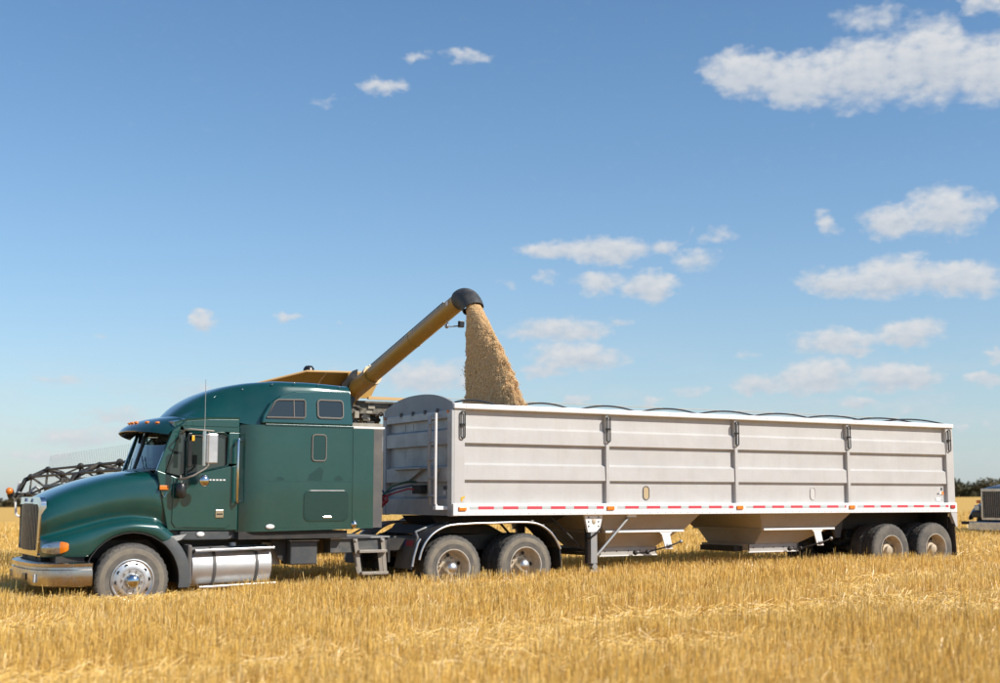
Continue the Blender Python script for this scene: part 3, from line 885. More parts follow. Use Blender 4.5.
# ---- cab shell
for s in (-1, 1):
    yo = CY + s * 1.045
    lo = sorted((yo, yo - s * .08))
    MB().prism([(-4.64, 1.98), (-4.46, 1.13), (-3.44, 1.12), (-3.44, 2.07), (-3.62, 2.03), (-4.3, 1.86)], *lo).build('cab_side', 'green', truck, bevel=.012)
    MB().prism([(-4.64, 1.97), (-4.52, 1.93), (-4.30, 2.62), (-4.40, 2.64)], lo[0] + .004, lo[1] - .004).build('windscreen_pillar', 'green', truck, bevel=.012)
    MB().prism([(-3.60, 2.075), (-3.44, 2.075), (-3.44, 2.538), (-3.60, 2.538)], *lo).build('rear_pillar', 'green', truck, bevel=.012)
    # door skin, proud of the side
    d0, d1 = sorted((yo + s * .016, yo - s * .004))
    dr = MB().prism([(-4.41, 1.24), (-4.36, 1.17), (-3.62, 1.15), (-3.55, 1.20), (-3.545, 2.05), (-4.28, 1.88), (-4.40, 1.87)], d0, d1).build('door', 'green', truck, bevel=.008)
    # window frame round the door glass
    wpts = [(-4.22, 1.905), (-4.22, 2.45), (-4.17, 2.515), (-3.68, 2.525), (-3.61, 2.48), (-3.61, 2.05)]
    MB().tube([(x, yo + s*.010, z) for x, z in wpts] + [(wpts[0][0], yo + s*.010, wpts[0][1])], .018, 6).build('window_frame', 'green_clean', dr, smooth=60)
    MB().prism(wpts, yo - s*.028, yo - s*.034).build('door_window', 'side_tint' if s < 0 else 'side_glass', dr)
    MB().prism([(-4.50, 1.95), (-4.235, 1.89), (-4.235, 2.55), (-4.31, 2.56)], yo - s*.030, yo - s*.036).build('vent_window', 'side_tint' if s < 0 else 'side_glass', truck)
    MB().box(-3.78, -3.66, min(yo+s*.012, yo+s*.03), max(yo+s*.012, yo+s*.03), 1.30, 1.42).build('handle_plate', 'chrome', dr, bevel=.008)
    MB().box(-3.76, -3.68, min(yo+s*.03, yo+s*.045), max(yo+s*.03, yo+s*.045), 1.345, 1.365).build('door_handle', 'blackgloss', dr)
    MB().prism([(-4.30, 2.62), (-4.25, 2.54), (-3.44, 2.54), (-3.44, 2.625)], *lo).build('door_header', 'green', truck, bevel=.008)
    for k in range(7):
        MB().box(-3.99 + k*.052, -3.955 + k*.052, min(yo+s*.017, yo+s*.0195), max(yo+s*.017, yo+s*.0195), 1.836, 1.856).build('door_lettering', 'sticker', dr)
    bx('cowl_light', 'amber', truck, -4.60, -4.47, *sorted((yo + s*.005, yo + s*.03)), 1.70, 1.765, .01)
    MB().tube([(-4.56, yo + s*.012, 1.66), (-4.53, yo+s*.015, 1.60), (-4.49, yo+s*.012, 1.66)], .008, 6).build('badge_ring', 'chrome', truck)
bx('cab_floor', 'liner', truck, -4.5, -3.4, .33, TW - .33, 1.15, 1.25)
bx('dashboard', 'seat', truck, -4.62, -4.25, .36, TW - .36, 1.70, 1.98, .04)
bx('cab_rear_wall', 'liner', truck, -3.44, -3.38, .33, TW - .33, 1.2, 1.9)
# cab roof
rr = []
for k in range(11):
    t_ = -1 + 2 * k / 10
    y = CY + t_ * 1.05
    e = 1 - abs(t_) ** 4
    rr.append([(-4.40 - .10*(1 - t_*t_), y, 2.60), (-4.40 - .12*(1 - t_*t_), y, 2.66 + .03*e), (-4.25, y, 2.70 + .06*e), (-3.9, y, 2.735 + .06*e), (-3.44, y, 2.745 + .06*e)])
MB().grid(rr).build('cab_roof', 'green', truck, smooth=180, solid=.03)
for s in (-1, 1):
    yo = CY + s * 1.045
    MB().prism([(-4.41, 2.60), (-3.44, 2.60), (-3.44, 2.745), (-3.9, 2.735), (-4.25, 2.70), (-4.40, 2.66)], yo - s*.05, yo + s*.004).build('roof_edge', 'green', truck, bevel=.02)
# windscreen, two panes
def wsx(t_, u):
    return (-4.70 + .13 * t_*t_) * (1-u) + (-4.50 + .13*t_*t_) * u
for (t0, t1) in ((-.97, -.02), (.02, .97)):
    rg = []
    for k in range(9):
        t_ = t0 + (t1 - t0) * k / 8
        rg.append([(wsx(t_, u), CY + t_ * (1.0 - .0*u), 1.99 + .62 * u) for u in (0, .33, .66, 1)])
    MB().grid(rg).build('windscreen', 'glass', truck, smooth=180)
MB().tube([(wsx(0, 0) - .01, CY, 1.98), (wsx(0, 1) - .01, CY, 2.62)], .022, 6).build('windscreen_divider', 'blackgloss', truck)
fr = [(wsx(t_, 0) - .012, CY + t_*1.0, 1.985) for t_ in np.linspace(-1, 1, 13)] + [(wsx(t_, 1) - .012, CY + t_*1.0, 2.61) for t_ in np.linspace(1, -1, 13)]
MB().tube(fr + [fr[0]], .028, 6).build('windscreen_gasket', 'blackgloss', truck, smooth=60)
# wipers and seats, steering wheel, interior mirror-like visor
for t_ in (-.55, .35):
    MB().tube([(wsx(t_, 0) - .03, CY + t_, 1.99), (wsx(t_ + .3, .35) - .03, CY + t_ + .3, 2.2)], .008, 5).build('wiper', 'blackgloss', truck)
for yy in (.55, 1.62):
    st = bx('seat', 'seat', truck, -4.02, -3.62, yy, yy + .45, 1.55, 1.72, .04)
    MB().prism([(-3.72, 1.7), (-3.58, 1.7), (-3.50, 2.30), (-3.62, 2.32)], yy + .02, yy + .43).build('seat_back', 'seat', st, bevel=.04)
    MB().box(-3.66, -3.55, yy + .11, yy + .34, 2.30, 2.50).build('headrest', 'seat', st, bevel=.03)
MB().tube([(-4.22 + .05*math.sin(a), 1.84 + .22*math.cos(a), 1.98 + .20*math.sin(a)) for a in np.linspace(0, 2*math.pi, 25)], .014, 6).build('steering_wheel', 'blackgloss', truck)
bx('sun_visor_inside', 'seat', truck, -4.40, -4.38, .45, 1.15, 2.42, 2.56, .01)
# outside visor over the windscreen
vr = []
for k in range(15):
    t_ = -1 + 2 * k / 14
    y = CY + t_ * 1.07
    xf = -4.90 + .30 * t_*t_ + .10*abs(t_)**8
    dz = -.05 * t_*t_ - .03*abs(t_)**6
    vr.append([(xf + .03, y, 2.555 + dz), (xf, y, 2.575 + dz), (xf + .10, y, 2.655 + dz), (xf + .28, y, 2.735 + dz*.8), (-4.30, y, 2.79 + dz)])
MB().grid(vr).build('roof_visor', 'green_dark', truck, smooth=180, solid=.018, subsurf=1)
for t_ in (-.52, -.18, 0, .18, .75, -.75):
    y = CY + t_ * 1.0
    xf = -4.90 + .30*t_*t_ + .16
    MB().ball((xf, y, 2.695 - .05*t_*t_), .036, 10, 6, (1.2, 1, .5)).build('roof_marker_lamp', 'amber', truck, smooth=180)
vd = MB()
vd.grid([[(-4.80 + .30*t_*t_, CY + t_*1.0, 2.555 - .05*t_*t_), (-4.52 + .13*t_*t_, CY + t_*1.0, 2.60)] for t_ in np.linspace(-1, 1, 13)])
vd.build('visor_underside', 'black', truck, solid=.008)
# ---- sleeper box
fl = []
for (x, hw) in ((-3.46, 1.0), (-3.43, 1.03), (-3.38, 1.095), (-3.31, 1.15), (-3.21, 1.183), (-3.08, 1.194), (-2.7, 1.195), (-1.70, 1.195)):
    zb = 1.10 + (x + 3.1) * .015
    fl.append([(x, CY - hw, zb), (x, CY - hw, 1.75), (x, CY - hw, 2.655), (x, CY + hw, 2.655), (x, CY + hw, 1.75), (x, CY + hw, zb)])
slp = MB().grid(fl, True).add(fl[-1], [tuple(range(6))]).build('sleeper', 'green', truck, smooth=50)
sy = CY - 1.195
# seams, hatches and rivets on the near side, the far side has the same
for s in (-1, 1):
    yo = CY + s * 1.195
    a0, a1 = sorted((yo - s*.002, yo + s*.010))
    b0, b1 = sorted((yo + s*.004, yo + s*.016))
    def rrect(x0, x1, z0, z1, r, n=5):
        pts = []
        for (cx, cz, st) in ((x1-r, z1-r, 0), (x0+r, z1-r, 90), (x0+r, z0+r, 180), (x1-r, z0+r, 270)):
            for k in range(n + 1):
                a = R(st + 90*k/n); pts.append((cx + r*math.cos(a), cz + r*math.sin(a)))
        return pts
    h = MB().prism(rrect(-2.48, -1.76, 1.24, 1.70, .09), a0, a1).build('luggage_hatch', 'green_clean', truck, bevel=.003)
    MB().box(-2.17, -2.03, b0, b1, 1.285, 1.315).build('hatch_latch', 'chrome', h, bevel=.004)
    MB().box(-2.38, -1.84, b0, b1, 1.69, 1.705).build('hatch_hinge', 'alu', h)
    bl = MB()
    for (cx, cz) in rrect(-2.455, -1.785, 1.262, 1.678, .08, 4): bl.ball((cx, yo + s*.010, cz), .006, 5, 4)
    bl.build('rivet_row', 'green_clean', h)
    v = MB().prism(rrect(-2.35, -2.15, 2.15, 2.52, .04), a0, a1).build('side_vent_door', 'green_clean', truck)
    pts = rrect(-2.36, -2.14, 2.14, 2.53, .05)
    MB().tube([(x, yo + s*.008, z) for x, z in pts + [pts[0]]], .012, 6).build('vent_gasket', 'gasket', v, smooth=60)
    bl = MB()
    for k in range(30): bl.ball((-3.05 + k*.045, yo, 1.83), .006, 5, 4)
    for k in range(32): bl.ball((-1.73, yo, 1.18 + k*.046), .006, 5, 4)
    for k in range(28): bl.ball((-3.05 + k*.047, yo, 1.15), .006, 5, 4)
    bl.build('rivet_row', 'green_clean', slp)
    a0, a1 = sorted((yo - s*.004, yo + s*.012))
    MB().box(-3.10, -1.69, a0, a1, 2.645, 2.672).build('roof_seam', 'green_clean', truck, bevel=.004)
    # washed patches in the dust
    for pts in ([(-2.43, 1.845), (-2.40, 1.93), (-2.33, 1.98), (-2.24, 2.05), (-2.17, 2.0), (-2.20, 1.845)], [(-2.92, 1.845), (-2.90, 1.89), (-2.85, 1.90), (-2.79, 1.87), (-2.79, 1.845)], [(-2.0, 1.845), (-1.99, 1.89), (-1.93, 1.925), (-1.86, 1.89), (-1.85, 1.85), (-1.93, 1.84)]):
        MB().prism(pts, yo - s*.001, yo + s*.0015).build('washed_patch', 'green_clean', truck)
    # side extender behind the sleeper
    bx('side_extender', 'green', truck, -1.692, -1.35, *sorted((yo - s*.004, yo - s*.03)), 1.13, 2.64)
    bx('extender_rubber', 'grey_dark', truck, -1.348, -1.20, *sorted((yo - s*.006, yo - s*.022)), 1.14, 2.635)
    bx('extender_cap', 'rail_white', truck, -1.69, -1.17, *sorted((yo + s*.004, yo - s*.03)), 2.645, 2.675)
    # vertical grab handle on the cab corner
    yh = CY + s * 1.15
    MB().tube([(-3.44, CY + s*1.04, 2.42), (-3.48, yh, 2.43), (-3.49, yh, 2.40), (-3.49, yh, 1.55), (-3.48, yh, 1.53), (-3.44, CY + s*1.04, 1.53)], .02, 10).build('grab_handle', 'chrome', truck, smooth=60)
    MB().ball((-1.66, yo - s*.02, 1.19), .06, 10, 6).build('work_lamp', 'chrome', truck, smooth=180)
    MB().ball((-3.0, yo + s*.01, 1.17), .045, 10, 6, (1.6, .4, .8)).build('side_marker', 'rail_white', truck, smooth=180)
# raised roof
RXS = [-4.33, -4.24, -4.08, -3.85, -3.55, -3.25, -2.85, -2.3, -1.72]
RTZ = [2.76, 2.86, 3.00, 3.14, 3.26, 3.325, 3.365, 3.365, 3.335]
RHW = [.62, .72, .82, .90, .965, 1.06, 1.165, 1.19, 1.19]
RSH = [.35, .42, .52, .62, .74, .90, 1.06, 1.11, 1.10]      # half width of the crown edge
rws2 = []
for x in np.linspace(-4.33, -1.72, 22):
    zt, hw, sh = interp(x, RXS, RTZ), interp(x, RXS, RHW), interp(x, RXS, RSH)
    zb = 2.66 if x > -3.46 else 2.70
    half = [(0, zt), (sh*.55, zt - .008), (sh*.88, zt - .03), (sh, zt - .085), (sh + (hw-sh)*.22, zt - .17), (sh + (hw-sh)*.62, zb + (zt-zb)*.40), (hw - .004, zb + (zt-zb)*.10), (hw, zb)]
    rws2.append([(x, CY - h, z) for h, z in half[::-1]] + [(x, CY + h, z) for h, z in half[1:]])
roof = MB().grid(rws2).build('sleeper_roof', 'green', truck, smooth=180, subsurf=1)
rear = list(rws2[-1])
MB().add(rear, [tuple(range(len(rear)))]).build('roof_rear_panel', 'green', truck)
fr_ = list(rws2[0])
MB().add(fr_, [tuple(range(len(fr_)))]).build('roof_front_panel', 'green_dark', truck)
for s in (-1, 1):
    # flat window panel, proud of the fairing
    yo = CY + s * 1.195
    def wp(x, z, off=0): return (x, CY + s * (1.207 - .062 * max(0, (z - 2.69) / .56) + off), z)
    outl = [(-3.16, 2.68), (-3.13, 2.80), (-3.02, 2.98), (-2.86, 3.10), (-2.62, 3.17), (-2.2, 3.20), (-1.735, 3.20), (-1.70, 2.68)]
    n = len(outl)
    mb = MB().add([wp(x, z) for x, z in outl] + [wp(x, z, -.10) for x, z in outl], [tuple(range(n))] + [(i, (i+1) % n, n+(i+1) % n, n+i) for i in range(n)])
    pan = mb.build('roof_window_panel', 'green', truck, bevel=.02)
    w1 = [(-3.09, 2.765), (-2.50, 2.775), (-2.48, 2.80), (-2.48, 3.02), (-2.50, 3.045), (-2.90, 3.035), (-2.95, 3.01)]
    w2 = rrect(-2.28, -1.87, 2.785, 3.055, .05)
    for w in (w1, w2):
        g = MB().add([wp(x, z, .006) for x, z in w] + [wp(x, z, -.02) for x, z in w], [tuple(range(len(w)))] + [(i, (i+1) % len(w), len(w)+(i+1) % len(w), len(w)+i) for i in range(len(w))]).build('sleeper_window', 'tint', truck)
        MB().tube([wp(x, z, .008) for x, z in w + [w[0], w[1]]], .015, 6).build('window_gasket', 'gasket', g, smooth=60)
        if w is w1:
            MB().tube([wp(-2.66, 2.77, .01), wp(-2.66, 3.04, .01)], .010, 6).build('window_divider', 'gasket', g)
    for x, dz in ((-4.0, -.16), (-3.72, -.14), (-3.35, -.13), (-2.95, -.10), (-2.62, -.085), (-2.25, -.09), (-1.9, -.09)):
        zt, sh = interp(x, RXS, RTZ), interp(x, RXS, RSH)
        MB().ball((x, CY + s*(sh + .012), zt + dz + .02), .013, 8, 6).build('roof_bolt', 'chrome', truck, smooth=180)
# under-sleeper skirt, frame, deck
bx('sleeper_underside', 'black', truck, -3.45, -1.75, .16, TW - .16, .99, 1.10)
bx('cab_underside', 'grey_dark', truck, -4.40, -3.44, .34, TW - .34, 1.0, 1.13)
bx('cab_step_panel', 'grey_plastic', truck, -4.28, -3.55, .275, .33, .99, 1.125, .02)
MB().ball((-3.98, .27, 1.07), .045, 10, 6, (1.4, .5, .8)).build('step_lamp', 'rail_white', truck, smooth=180)
for yy in (.86, TW - .95):
    bx('frame_rail', 'frame', truck, -6.1, 1.95, yy, yy + .09, .74, .985)
for k, x in enumerate((-5.4, -3.2, -1.9, -.6, .7, 1.9)):
    bx('cross_member', 'black', truck, x, x + .1, .95, TW - .95, .78, .95)
bx('engine_block', 'black', truck, -5.7, -4.3, .9, TW - .9, .62, 1.55)
bx('deck_box', 'frame', truck, -1.95, -1.0, .32, .60, .76, .965, .008)
dk = MB().prism([(-1.96, .962), (-.98, .985), (-.98, 1.005), (-1.96, .982)], .28, TW - .28).build('deck_plate', 'steel', truck)
bx('battery_box', 'grey_plastic', truck, -2.60, -2.17, .29, .70, .60, .945, .02)
bx('battery_lid', 'steel', truck, -2.62, -2.15, .275, .70, .946, .962, .004)
MB().prism([(-2.87, .98), (-2.62, .98), (-2.62, .62), (-2.74, .70)], .42, .44).build('battery_bracket', 'black', truck)
MB().prism([(-2.95, .93), (-2.70, .93), (-2.66, .60), (-2.90, .60)], .55, .58).build('tank_bracket', 'step', truck)
# folding steps behind the sleeper
stp = MB().prism([(-1.60, .985), (-1.53, .985), (-1.44, .42), (-1.50, .42)], .27, .285).build('step_ladder', 'step', truck)
MB().prism([(-1.14, .99), (-1.07, .97), (-1.02, .43), (-1.08, .43)], .27, .285).build('step_rail', 'step', stp)
for (z, x0, x1) in ((.755, -1.52, -1.055), (.425, -1.475, -1.03)):
    MB().box(x0, x1, .20, .34, z, z + .045).build('step_tread', 'step', stp, bevel=.006)
for x in (-1.56, -1.11):
    MB().ball((x, .265, .94), .022, 8, 6).build('step_bolt', 'steel', stp, smooth=180)
MB().prism([(-1.58, .97), (-1.50, .97), (-1.40, .44), (-1.46, .44)], .42, .435).build('step_side_plate', 'step', stp)
MB().prism([(-1.14, .97), (-1.07, .97), (-1.02, .44), (-1.08, .44)], .42, .435).build('step_side_plate', 'step', stp)
# fuel tanks
for s in (-1, 1):
    yc = CY + s * .87
    tp = []
    n = 28
    for x, k in ((-4.13, .93), (-4.12, .985), (-4.10, 1), (-2.97, 1), (-2.95, .985), (-2.94, .93)):
        tp.append([(x, yc + .30*k*math.cos(a) * (1), .615 + .02*(x+3.5) + .285*k*math.sin(a)) for a in [2*math.pi*q/n for q in range(n)]])
    tk = MB().grid(tp, True).add(tp[0], [tuple(range(n))]).add(tp[-1], [tuple(range(n))]).build('fuel_tank', 'tank', truck, smooth=45)
    for x in (-3.80, -3.17):
        pts = [(x, yc + .304*math.cos(a), .615 + .02*(x+3.5) + .289*math.sin(a)) for a in [2*math.pi*q/32 for q in range(33)]]
        MB().grid([[(p[0]-.022, p[1], p[2]) for p in pts], [(p[0]+.022, p[1], p[2]) for p in pts]]).build('tank_strap', 'grey_dark', tk, smooth=60, solid=.006)
        MB().box(x - .05, x + .05, min(yc + s*.20, yc + s*.32), max(yc + s*.20, yc + s*.32), .83, .852).build('step_bracket', 'steel', tk)
    y0, y1 = sorted((yc + s*.22, yc + s*.345))
    MB().prism([(-4.10, .825), (-2.92, .85), (-2.92, .885), (-4.10, .86)], y0, y1).build('tank_step', 'alu', tk, bevel=.006)
    y0, y1 = sorted((yc + s*.18, yc + s*.335))
    MB().prism([(-4.03, .315), (-2.88, .345), (-2.88, .375), (-4.03, .345)], y0, y1).build('tank_step', 'alu', tk, bevel=.006)
    MB().lathe([(.0, .05), (.05, .05), (.055, .0)], c=(-3.46, yc + s*.05, .895), axis='z', n=16).build('tank_cap', 'steel', tk, smooth=40)
    MB().ball((-4.11, yc + s*.27, .83), .028, 8, 6).build('tank_bolt', 'blackgloss', tk, smooth=180)
    MB().box(-4.20, -4.13, yc - .31, yc + .31, .36, .93).build('tank_end_panel', 'grey_dark', tk, bevel=.03)
# mirrors
for s in (-1, 1):
    ym = CY + s * 1.34
    yo = CY + s * 1.045
    a = MB().tube([(-4.30, yo, 2.50), (-4.32, ym - s*.05, 2.545), (-4.26, ym, 2.555), (-3.92, ym, 2.535)], .014, 8)
    a.tube([(-4.34, yo, 1.86), (-4.30, ym - s*.06, 1.86), (-4.20, ym, 1.90), (-4.03, ym, 2.0), (-3.98, ym, 2.06)], .014, 8)
    mr_ = a.build('mirror_arm', 'step', truck, smooth=60)
    MB().tube([(-4.055, ym, 2.535), (-4.055, ym, 2.04)], .030, 10).build('mirror_pole', 'chrome', mr_, smooth=60)
    MB().box(-4.03, -3.86, ym - .03, ym + .03, 2.07, 2.50).build('mirror', 'alu', truck, bevel=.018)
    MB().tube([(-4.0, ym + s*.03, 2.52), (-4.0, ym + s*.03, 2.05)], .008, 6).build('mirror_clamp', 'step', mr_)
    MB().box(-4.30, -4.24, ym + s*.02 - .03, ym + s*.02 + .03, 2.02, 2.50).build('vent_mirror', 'blackgloss', truck, bevel=.01)
    MB().box(-4.29, -4.21, ym - .05, ym + .03, 2.385, 2.465).build('mirror_lamp', material('mirror_lamp_%d' % s, (.85, .42, .02), .3), mr_, bevel=.008)
    MB().ball((-4.04, ym, 1.83), .085, 14, 8, (.9, .6, 1)).build('convex_mirror', 'chrome', truck, smooth=180)
    MB().lathe([(.0, -.10), (.05, -.10), (.072, -.06), (.075, .09), (.05, .12), (.0, .12)], c=(-4.32, yo + s*.12, 1.68), axis='z', n=16).build('side_mirror_head', 'blackgloss', truck, smooth=50)
    MB().tube([(-4.30, yo + s*.02, 1.88), (-4.33, yo + s*.12, 1.90), (-4.32, yo + s*.12, 1.78)], .013, 6).build('mirror_arm', 'step', truck, smooth=60)
MB().tube([(-4.06, CY - 1.34, 2.53), (-4.055, CY - 1.34, 2.70), (-4.06, CY - 1.34, 3.27)], [.008, .006, .004], 5).build('antenna', 'steel', truck)
# exhaust and air lines behind the sleeper
MB().lathe([(.0, 0), (.11, 0), (.11, 1.3), (.06, 1.36), (.06, 1.42), (.0, 1.42)], c=(-1.42, TW - .45, 1.05), axis='z', n=18).build('exhaust_muffler', 'steel', truck, smooth=40)
bx('rear_cab_wall', 'grey_dark', truck, -1.70, -1.66, .14, TW - .14, 1.12, 2.64)
def coil(p0, p1, r, turns, ax=Vector((0, 0, 1))):
    p0, p1 = Vector(p0), Vector(p1); d = p1 - p0
    u = d.normalized().orthogonal().normalized(); v = d.normalized().cross(u)
    pts = []
    for k in range(turns * 9 + 1):
        t_ = k / (turns * 9); a = 2*math.pi*turns*t_
        sag = -.14 * math.sin(math.pi * t_)
        pts.append(p0 + d*t_ + (u*math.cos(a) + v*math.sin(a))*r + Vector((0, 0, sag)))
    return pts
MB().tube(coil((-1.05, 1.50, 1.50), (-.42, 1.62, 1.60), .075, 14), .017, 6).tube([(-.42, 1.62, 1.62), (-.30, 1.5, 1.68), (-.16, 1.3, 1.74), (-.06, 1.22, 1.72)], .012, 6).build('air_hose', 'hose_red', truck, smooth=60)
MB().tube(coil((-1.05, 1.66, 1.56), (-.40, 1.78, 1.68), .075, 14), .017, 6).tube([(-.40, 1.78, 1.66), (-.28, 1.55, 1.74), (-.08, 1.30, 1.80)], .012, 6).build('air_hose', 'hose_blue', truck, smooth=60)
MB().tube([(-1.2, 1.3, 1.5), (-.9, 1.40, 1.44), (-.6, 1.5, 1.58), (-.35, 1.55, 1.78), (-.15, 1.38, 1.86), (-.04, 1.25, 1.85)], .016, 6).build('power_cable', 'hose_green', truck, smooth=60)
# fifth wheel and axles, wheels
MB().prism([(-.35, 1.02), (-.1, 1.15), (1.05, 1.15), (1.35, 1.0)], .75, TW - .75).build('fifth_wheel', 'black', truck)
DXS = (.02, 1.35)
for x in DXS:
    z = gz(x, 0) + WR - .012
    MB().tube([(x, .3, z), (x, TW - .3, z)], .085, 12).build('axle', 'black', truck, smooth=60)
    wheel(truck, x, .05 + .15, z, 'drive', 1, x * 2.1)
    inner_wheel(truck, x, .05 + .15 + .335, z)
    inner_wheel(truck, x, TW - (.05 + .15 + .335), z)
    wheel(truck, x, TW - .20, z, 'drive', -1, x)
    for yy in (.80, TW - .80):
        MB().lathe([(.12, 0), (.14, .06), (.12, .12), (.14, .18), (.12, .24)], c=(x + .38, yy, z + .12), axis='z', n=16, caps=True).build('air_bag', 'black', truck, smooth=60)
zs = gz(-4.97, 0) + WR - .01
MB().tube([(-4.97, .3, zs - .05), (-4.97, TW - .3, zs - .05)], .06, 10).build('axle', 'black', truck, smooth=60)
wheel(truck, -4.97, .10 + .15, zs, 'steer', 1, .1)
wheel(truck, -4.97, TW - .25, zs, 'steer', -1)
# tandem fenders with bright edge trim, splash panels
FP = [(-.61, .64), (-.565, .80), (-.48, .94), (-.35, 1.06), (-.17, 1.145), (.0, 1.175), (.45, 1.19), (.9, 1.195), (1.32, 1.20), (1.55, 1.175), (1.74, 1.08), (1.88, .94), (1.98, .76)]
for _ in range(2):
    q = [FP[0]]
    for a, b in zip(FP[:-1], FP[1:]):
        q += [(a[0]*.75 + b[0]*.25, a[1]*.75 + b[1]*.25), (a[0]*.25 + b[0]*.75, a[1]*.25 + b[1]*.75)]
    FP = q + [FP[-1]]
for s in (0, 1):
    f = MB().grid([[(x, ysd(.0, s), z), (x, ysd(.05, s), z + .012), (x, ysd(.62, s), z + .012)] for x, z in FP]).build('tandem_fender', 'black', truck, smooth=50, solid=.01)
    MB().tube([(x, ysd(-.01, s), z) for x, z in FP], .020, 8).build('fender_trim', 'alu', f, smooth=60)
    y0, y1 = sorted((ysd(.02, s), ysd(.62, s)))
    sp = MB().prism([(-.74, .50), (-.72, .50), (-.62, .96), (-.64, .96)], y0, y1).build('splash_panel', 'grey_dark', truck)
    MB().prism([(-.672, .85), (-.667, .85), (-.648, .935), (-.653, .935)], *sorted((ysd(.10, s), ysd(.36, s)))).build('panel_print', 'flap_red', sp)
    MB().prism([(-.672, .85), (-.667, .85), (-.648, .935), (-.653, .935)], *sorted((ysd(.36, s), ysd(.62, s)))).build('panel_print', 'flap_blue', sp)
    MB().tube([(-.725, ysd(.0, s), .54), (-.70, ysd(.0, s), .68), (-.63, ysd(.0, s), .90), (-.59, ysd(.0, s), .96)], .022, 8).build('panel_trim', 'alu', sp, smooth=60)
    MB().tube([(-.62, ysd(.02, s), .97), (-.55, ysd(.25, s), 1.06), (-.3, ysd(.4, s), 1.12), (.1, ysd(.4, s), 1.19)], .018, 8).build('fender_strut', 'steel', f, smooth=60)
    y0, y1 = sorted((ysd(.02, s), ysd(.60, s)))
    MB().prism([(1.98, .78), (2.0, .78), (2.03, .42), (2.01, .42)], y0, y1).build('rear_flap', 'black', truck)
    bl = MB()
    for x, z in FP[36:46:4]: bl.box(x - .02, x + .02, min(ysd(.02, s), ysd(.1, s)), max(ysd(.02, s), ysd(.1, s)), z + .015, z + .045)
    bl.build('fender_clips', 'step', f)
MB().box(-.95, -.62, .42, .70, .78, .96).box(-.98, -.94, .35, .60, .60, .98).build('deck_gusset', 'black', truck)

# ================================================================== COMBINE HARVESTER (behind the truck, facing left)
comb = thing('combine_harvester', 'mustard yellow combine harvester behind the truck, emptying grain through its raised auger', 'combine', (.2, 8.6, gz(.2, 8.6)))
zc = gz(0, 8)
bx('body', 'machine_pale', comb, -.9, 5.6, 7.12, 10.08, 1.6, 3.05, .05)
for yy in (7.06, 10.1):
    MB().prism([(-.9, 1.7), (5.4, 1.8), (5.6, 2.3), (4.8, 3.0), (2.9, 3.0), (2.75, 2.4), (-.9, 2.4)], yy, yy + .05).build('side_shield', 'mustard', comb, bevel=.02)
# grain tank with flared extensions
def tier(a, b, name, mat):
    return MB().grid([[(a[0], a[2], a[4]), (a[1], a[2], a[4]), (a[1], a[3], a[4]), (a[0], a[3], a[4])], [(b[0], b[2], b[4]), (b[1], b[2], b[4]), (b[1], b[3], b[4]), (b[0], b[3], b[4])]], True).build(name, mat, comb, solid=.03)
tk = tier((-.9, 2.0, 7.2, 10.0, 2.9), (-.9, 2.0, 7.2, 10.0, 3.55), 'grain_tank', 'mustard')
ex = MB()
lo = [(-.05, 7.25, 3.55), (1.40, 7.25, 3.55), (1.40, 9.95, 3.55), (-.05, 9.95, 3.55)]
hi = [(.10, 6.62, 4.16), (1.78, 6.62, 4.20), (1.78, 10.6, 4.20), (.10, 10.6, 4.16)]
ex.grid([lo, hi], True)
ext = ex.build('tank_extension', 'mustard', comb, solid=.03)
MB().add([(-.85, 7.0, 3.89), (-.05, 7.25, 3.55), (-.05, 9.95, 3.55), (-.95, 10.2, 3.90), (.10, 6.62, 4.16), (.10, 10.6, 4.16)], [(0, 1, 4), (2, 3, 5), (0, 1, 2, 3), (0, 4, 5, 3)]).build('front_extension', 'mustard', comb, solid=.02)
MB().tube([(-.85, 6.98, 3.90), (.10, 6.60, 4.17), (1.78, 6.60, 4.21)], .022, 6).build('extension_rim', 'mustard_trim', comb)
MB().tube([(.34, 7.0, 3.75), (.55, 6.60, 4.18)], .018, 6).build('extension_brace', 'mustard_trim', comb)
MB().lathe([(.0, .16), (.07, .15), (.11, .10), (.12, 0)], c=(.22, 6.8, 4.15), axis='z', n=16).build('beacon', 'blackgloss', comb, smooth=50)
# panel under the auger root
MB().prism([(.95, 3.66), (1.50, 3.66), (1.76, 4.18), (1.0, 4.18)], 6.55, 6.60).build('auger_side_panel', 'mustard', comb)
MB().prism([(.74, 3.90), (1.02, 4.20), (1.10, 4.235), (1.05, 3.62), (.95, 3.30)], 6.30, 6.40).build('elbow_shield', 'blackgloss', comb)
bx('deck_edge', 'mustard_trim', comb, 1.45, 3.3, 6.52, 6.58, 3.64, 3.70)
bx('engine_deck', 'machine', comb, .9, 3.4, 6.7, 7.2, 3.35, 3.62)
bx('deck_rail', 'machine_pale', comb, .85, 2.9, 6.55, 6.62, 2.98, 3.14)
bx('deck_panel', 'machine_pale', comb, .9, 3.1, 6.95, 7.0, 2.4, 3.0)
re_ = random.Random(5)
for k in range(46):
    x = re_.uniform(.95, 2.6); z = re_.uniform(3.12, 3.55); y = re_.uniform(6.6, 6.95)
    a, b, c = (re_.uniform(.03, .11) for _ in range(3))
    m_ = re_.choice(['machine', 'black', 'machine_pale', 'black', 'steel'])
    if k % 3 == 0:
        MB().tube([(x - a*2, y, z), (x, y + .03, z + b), (x + a*2, y, z - c)], .022, 6).build('engine_pipe', m_, comb, smooth=60)
    else:
        MB().box(x - a, x + a, y, y + b, z - c*.7, z + c*.7).build('engine_part', m_, comb, bevel=.008)
bx('side_rail_post', 'mustard', comb, 1.70, 1.80, 6.55, 6.62, 1.2, 2.55)
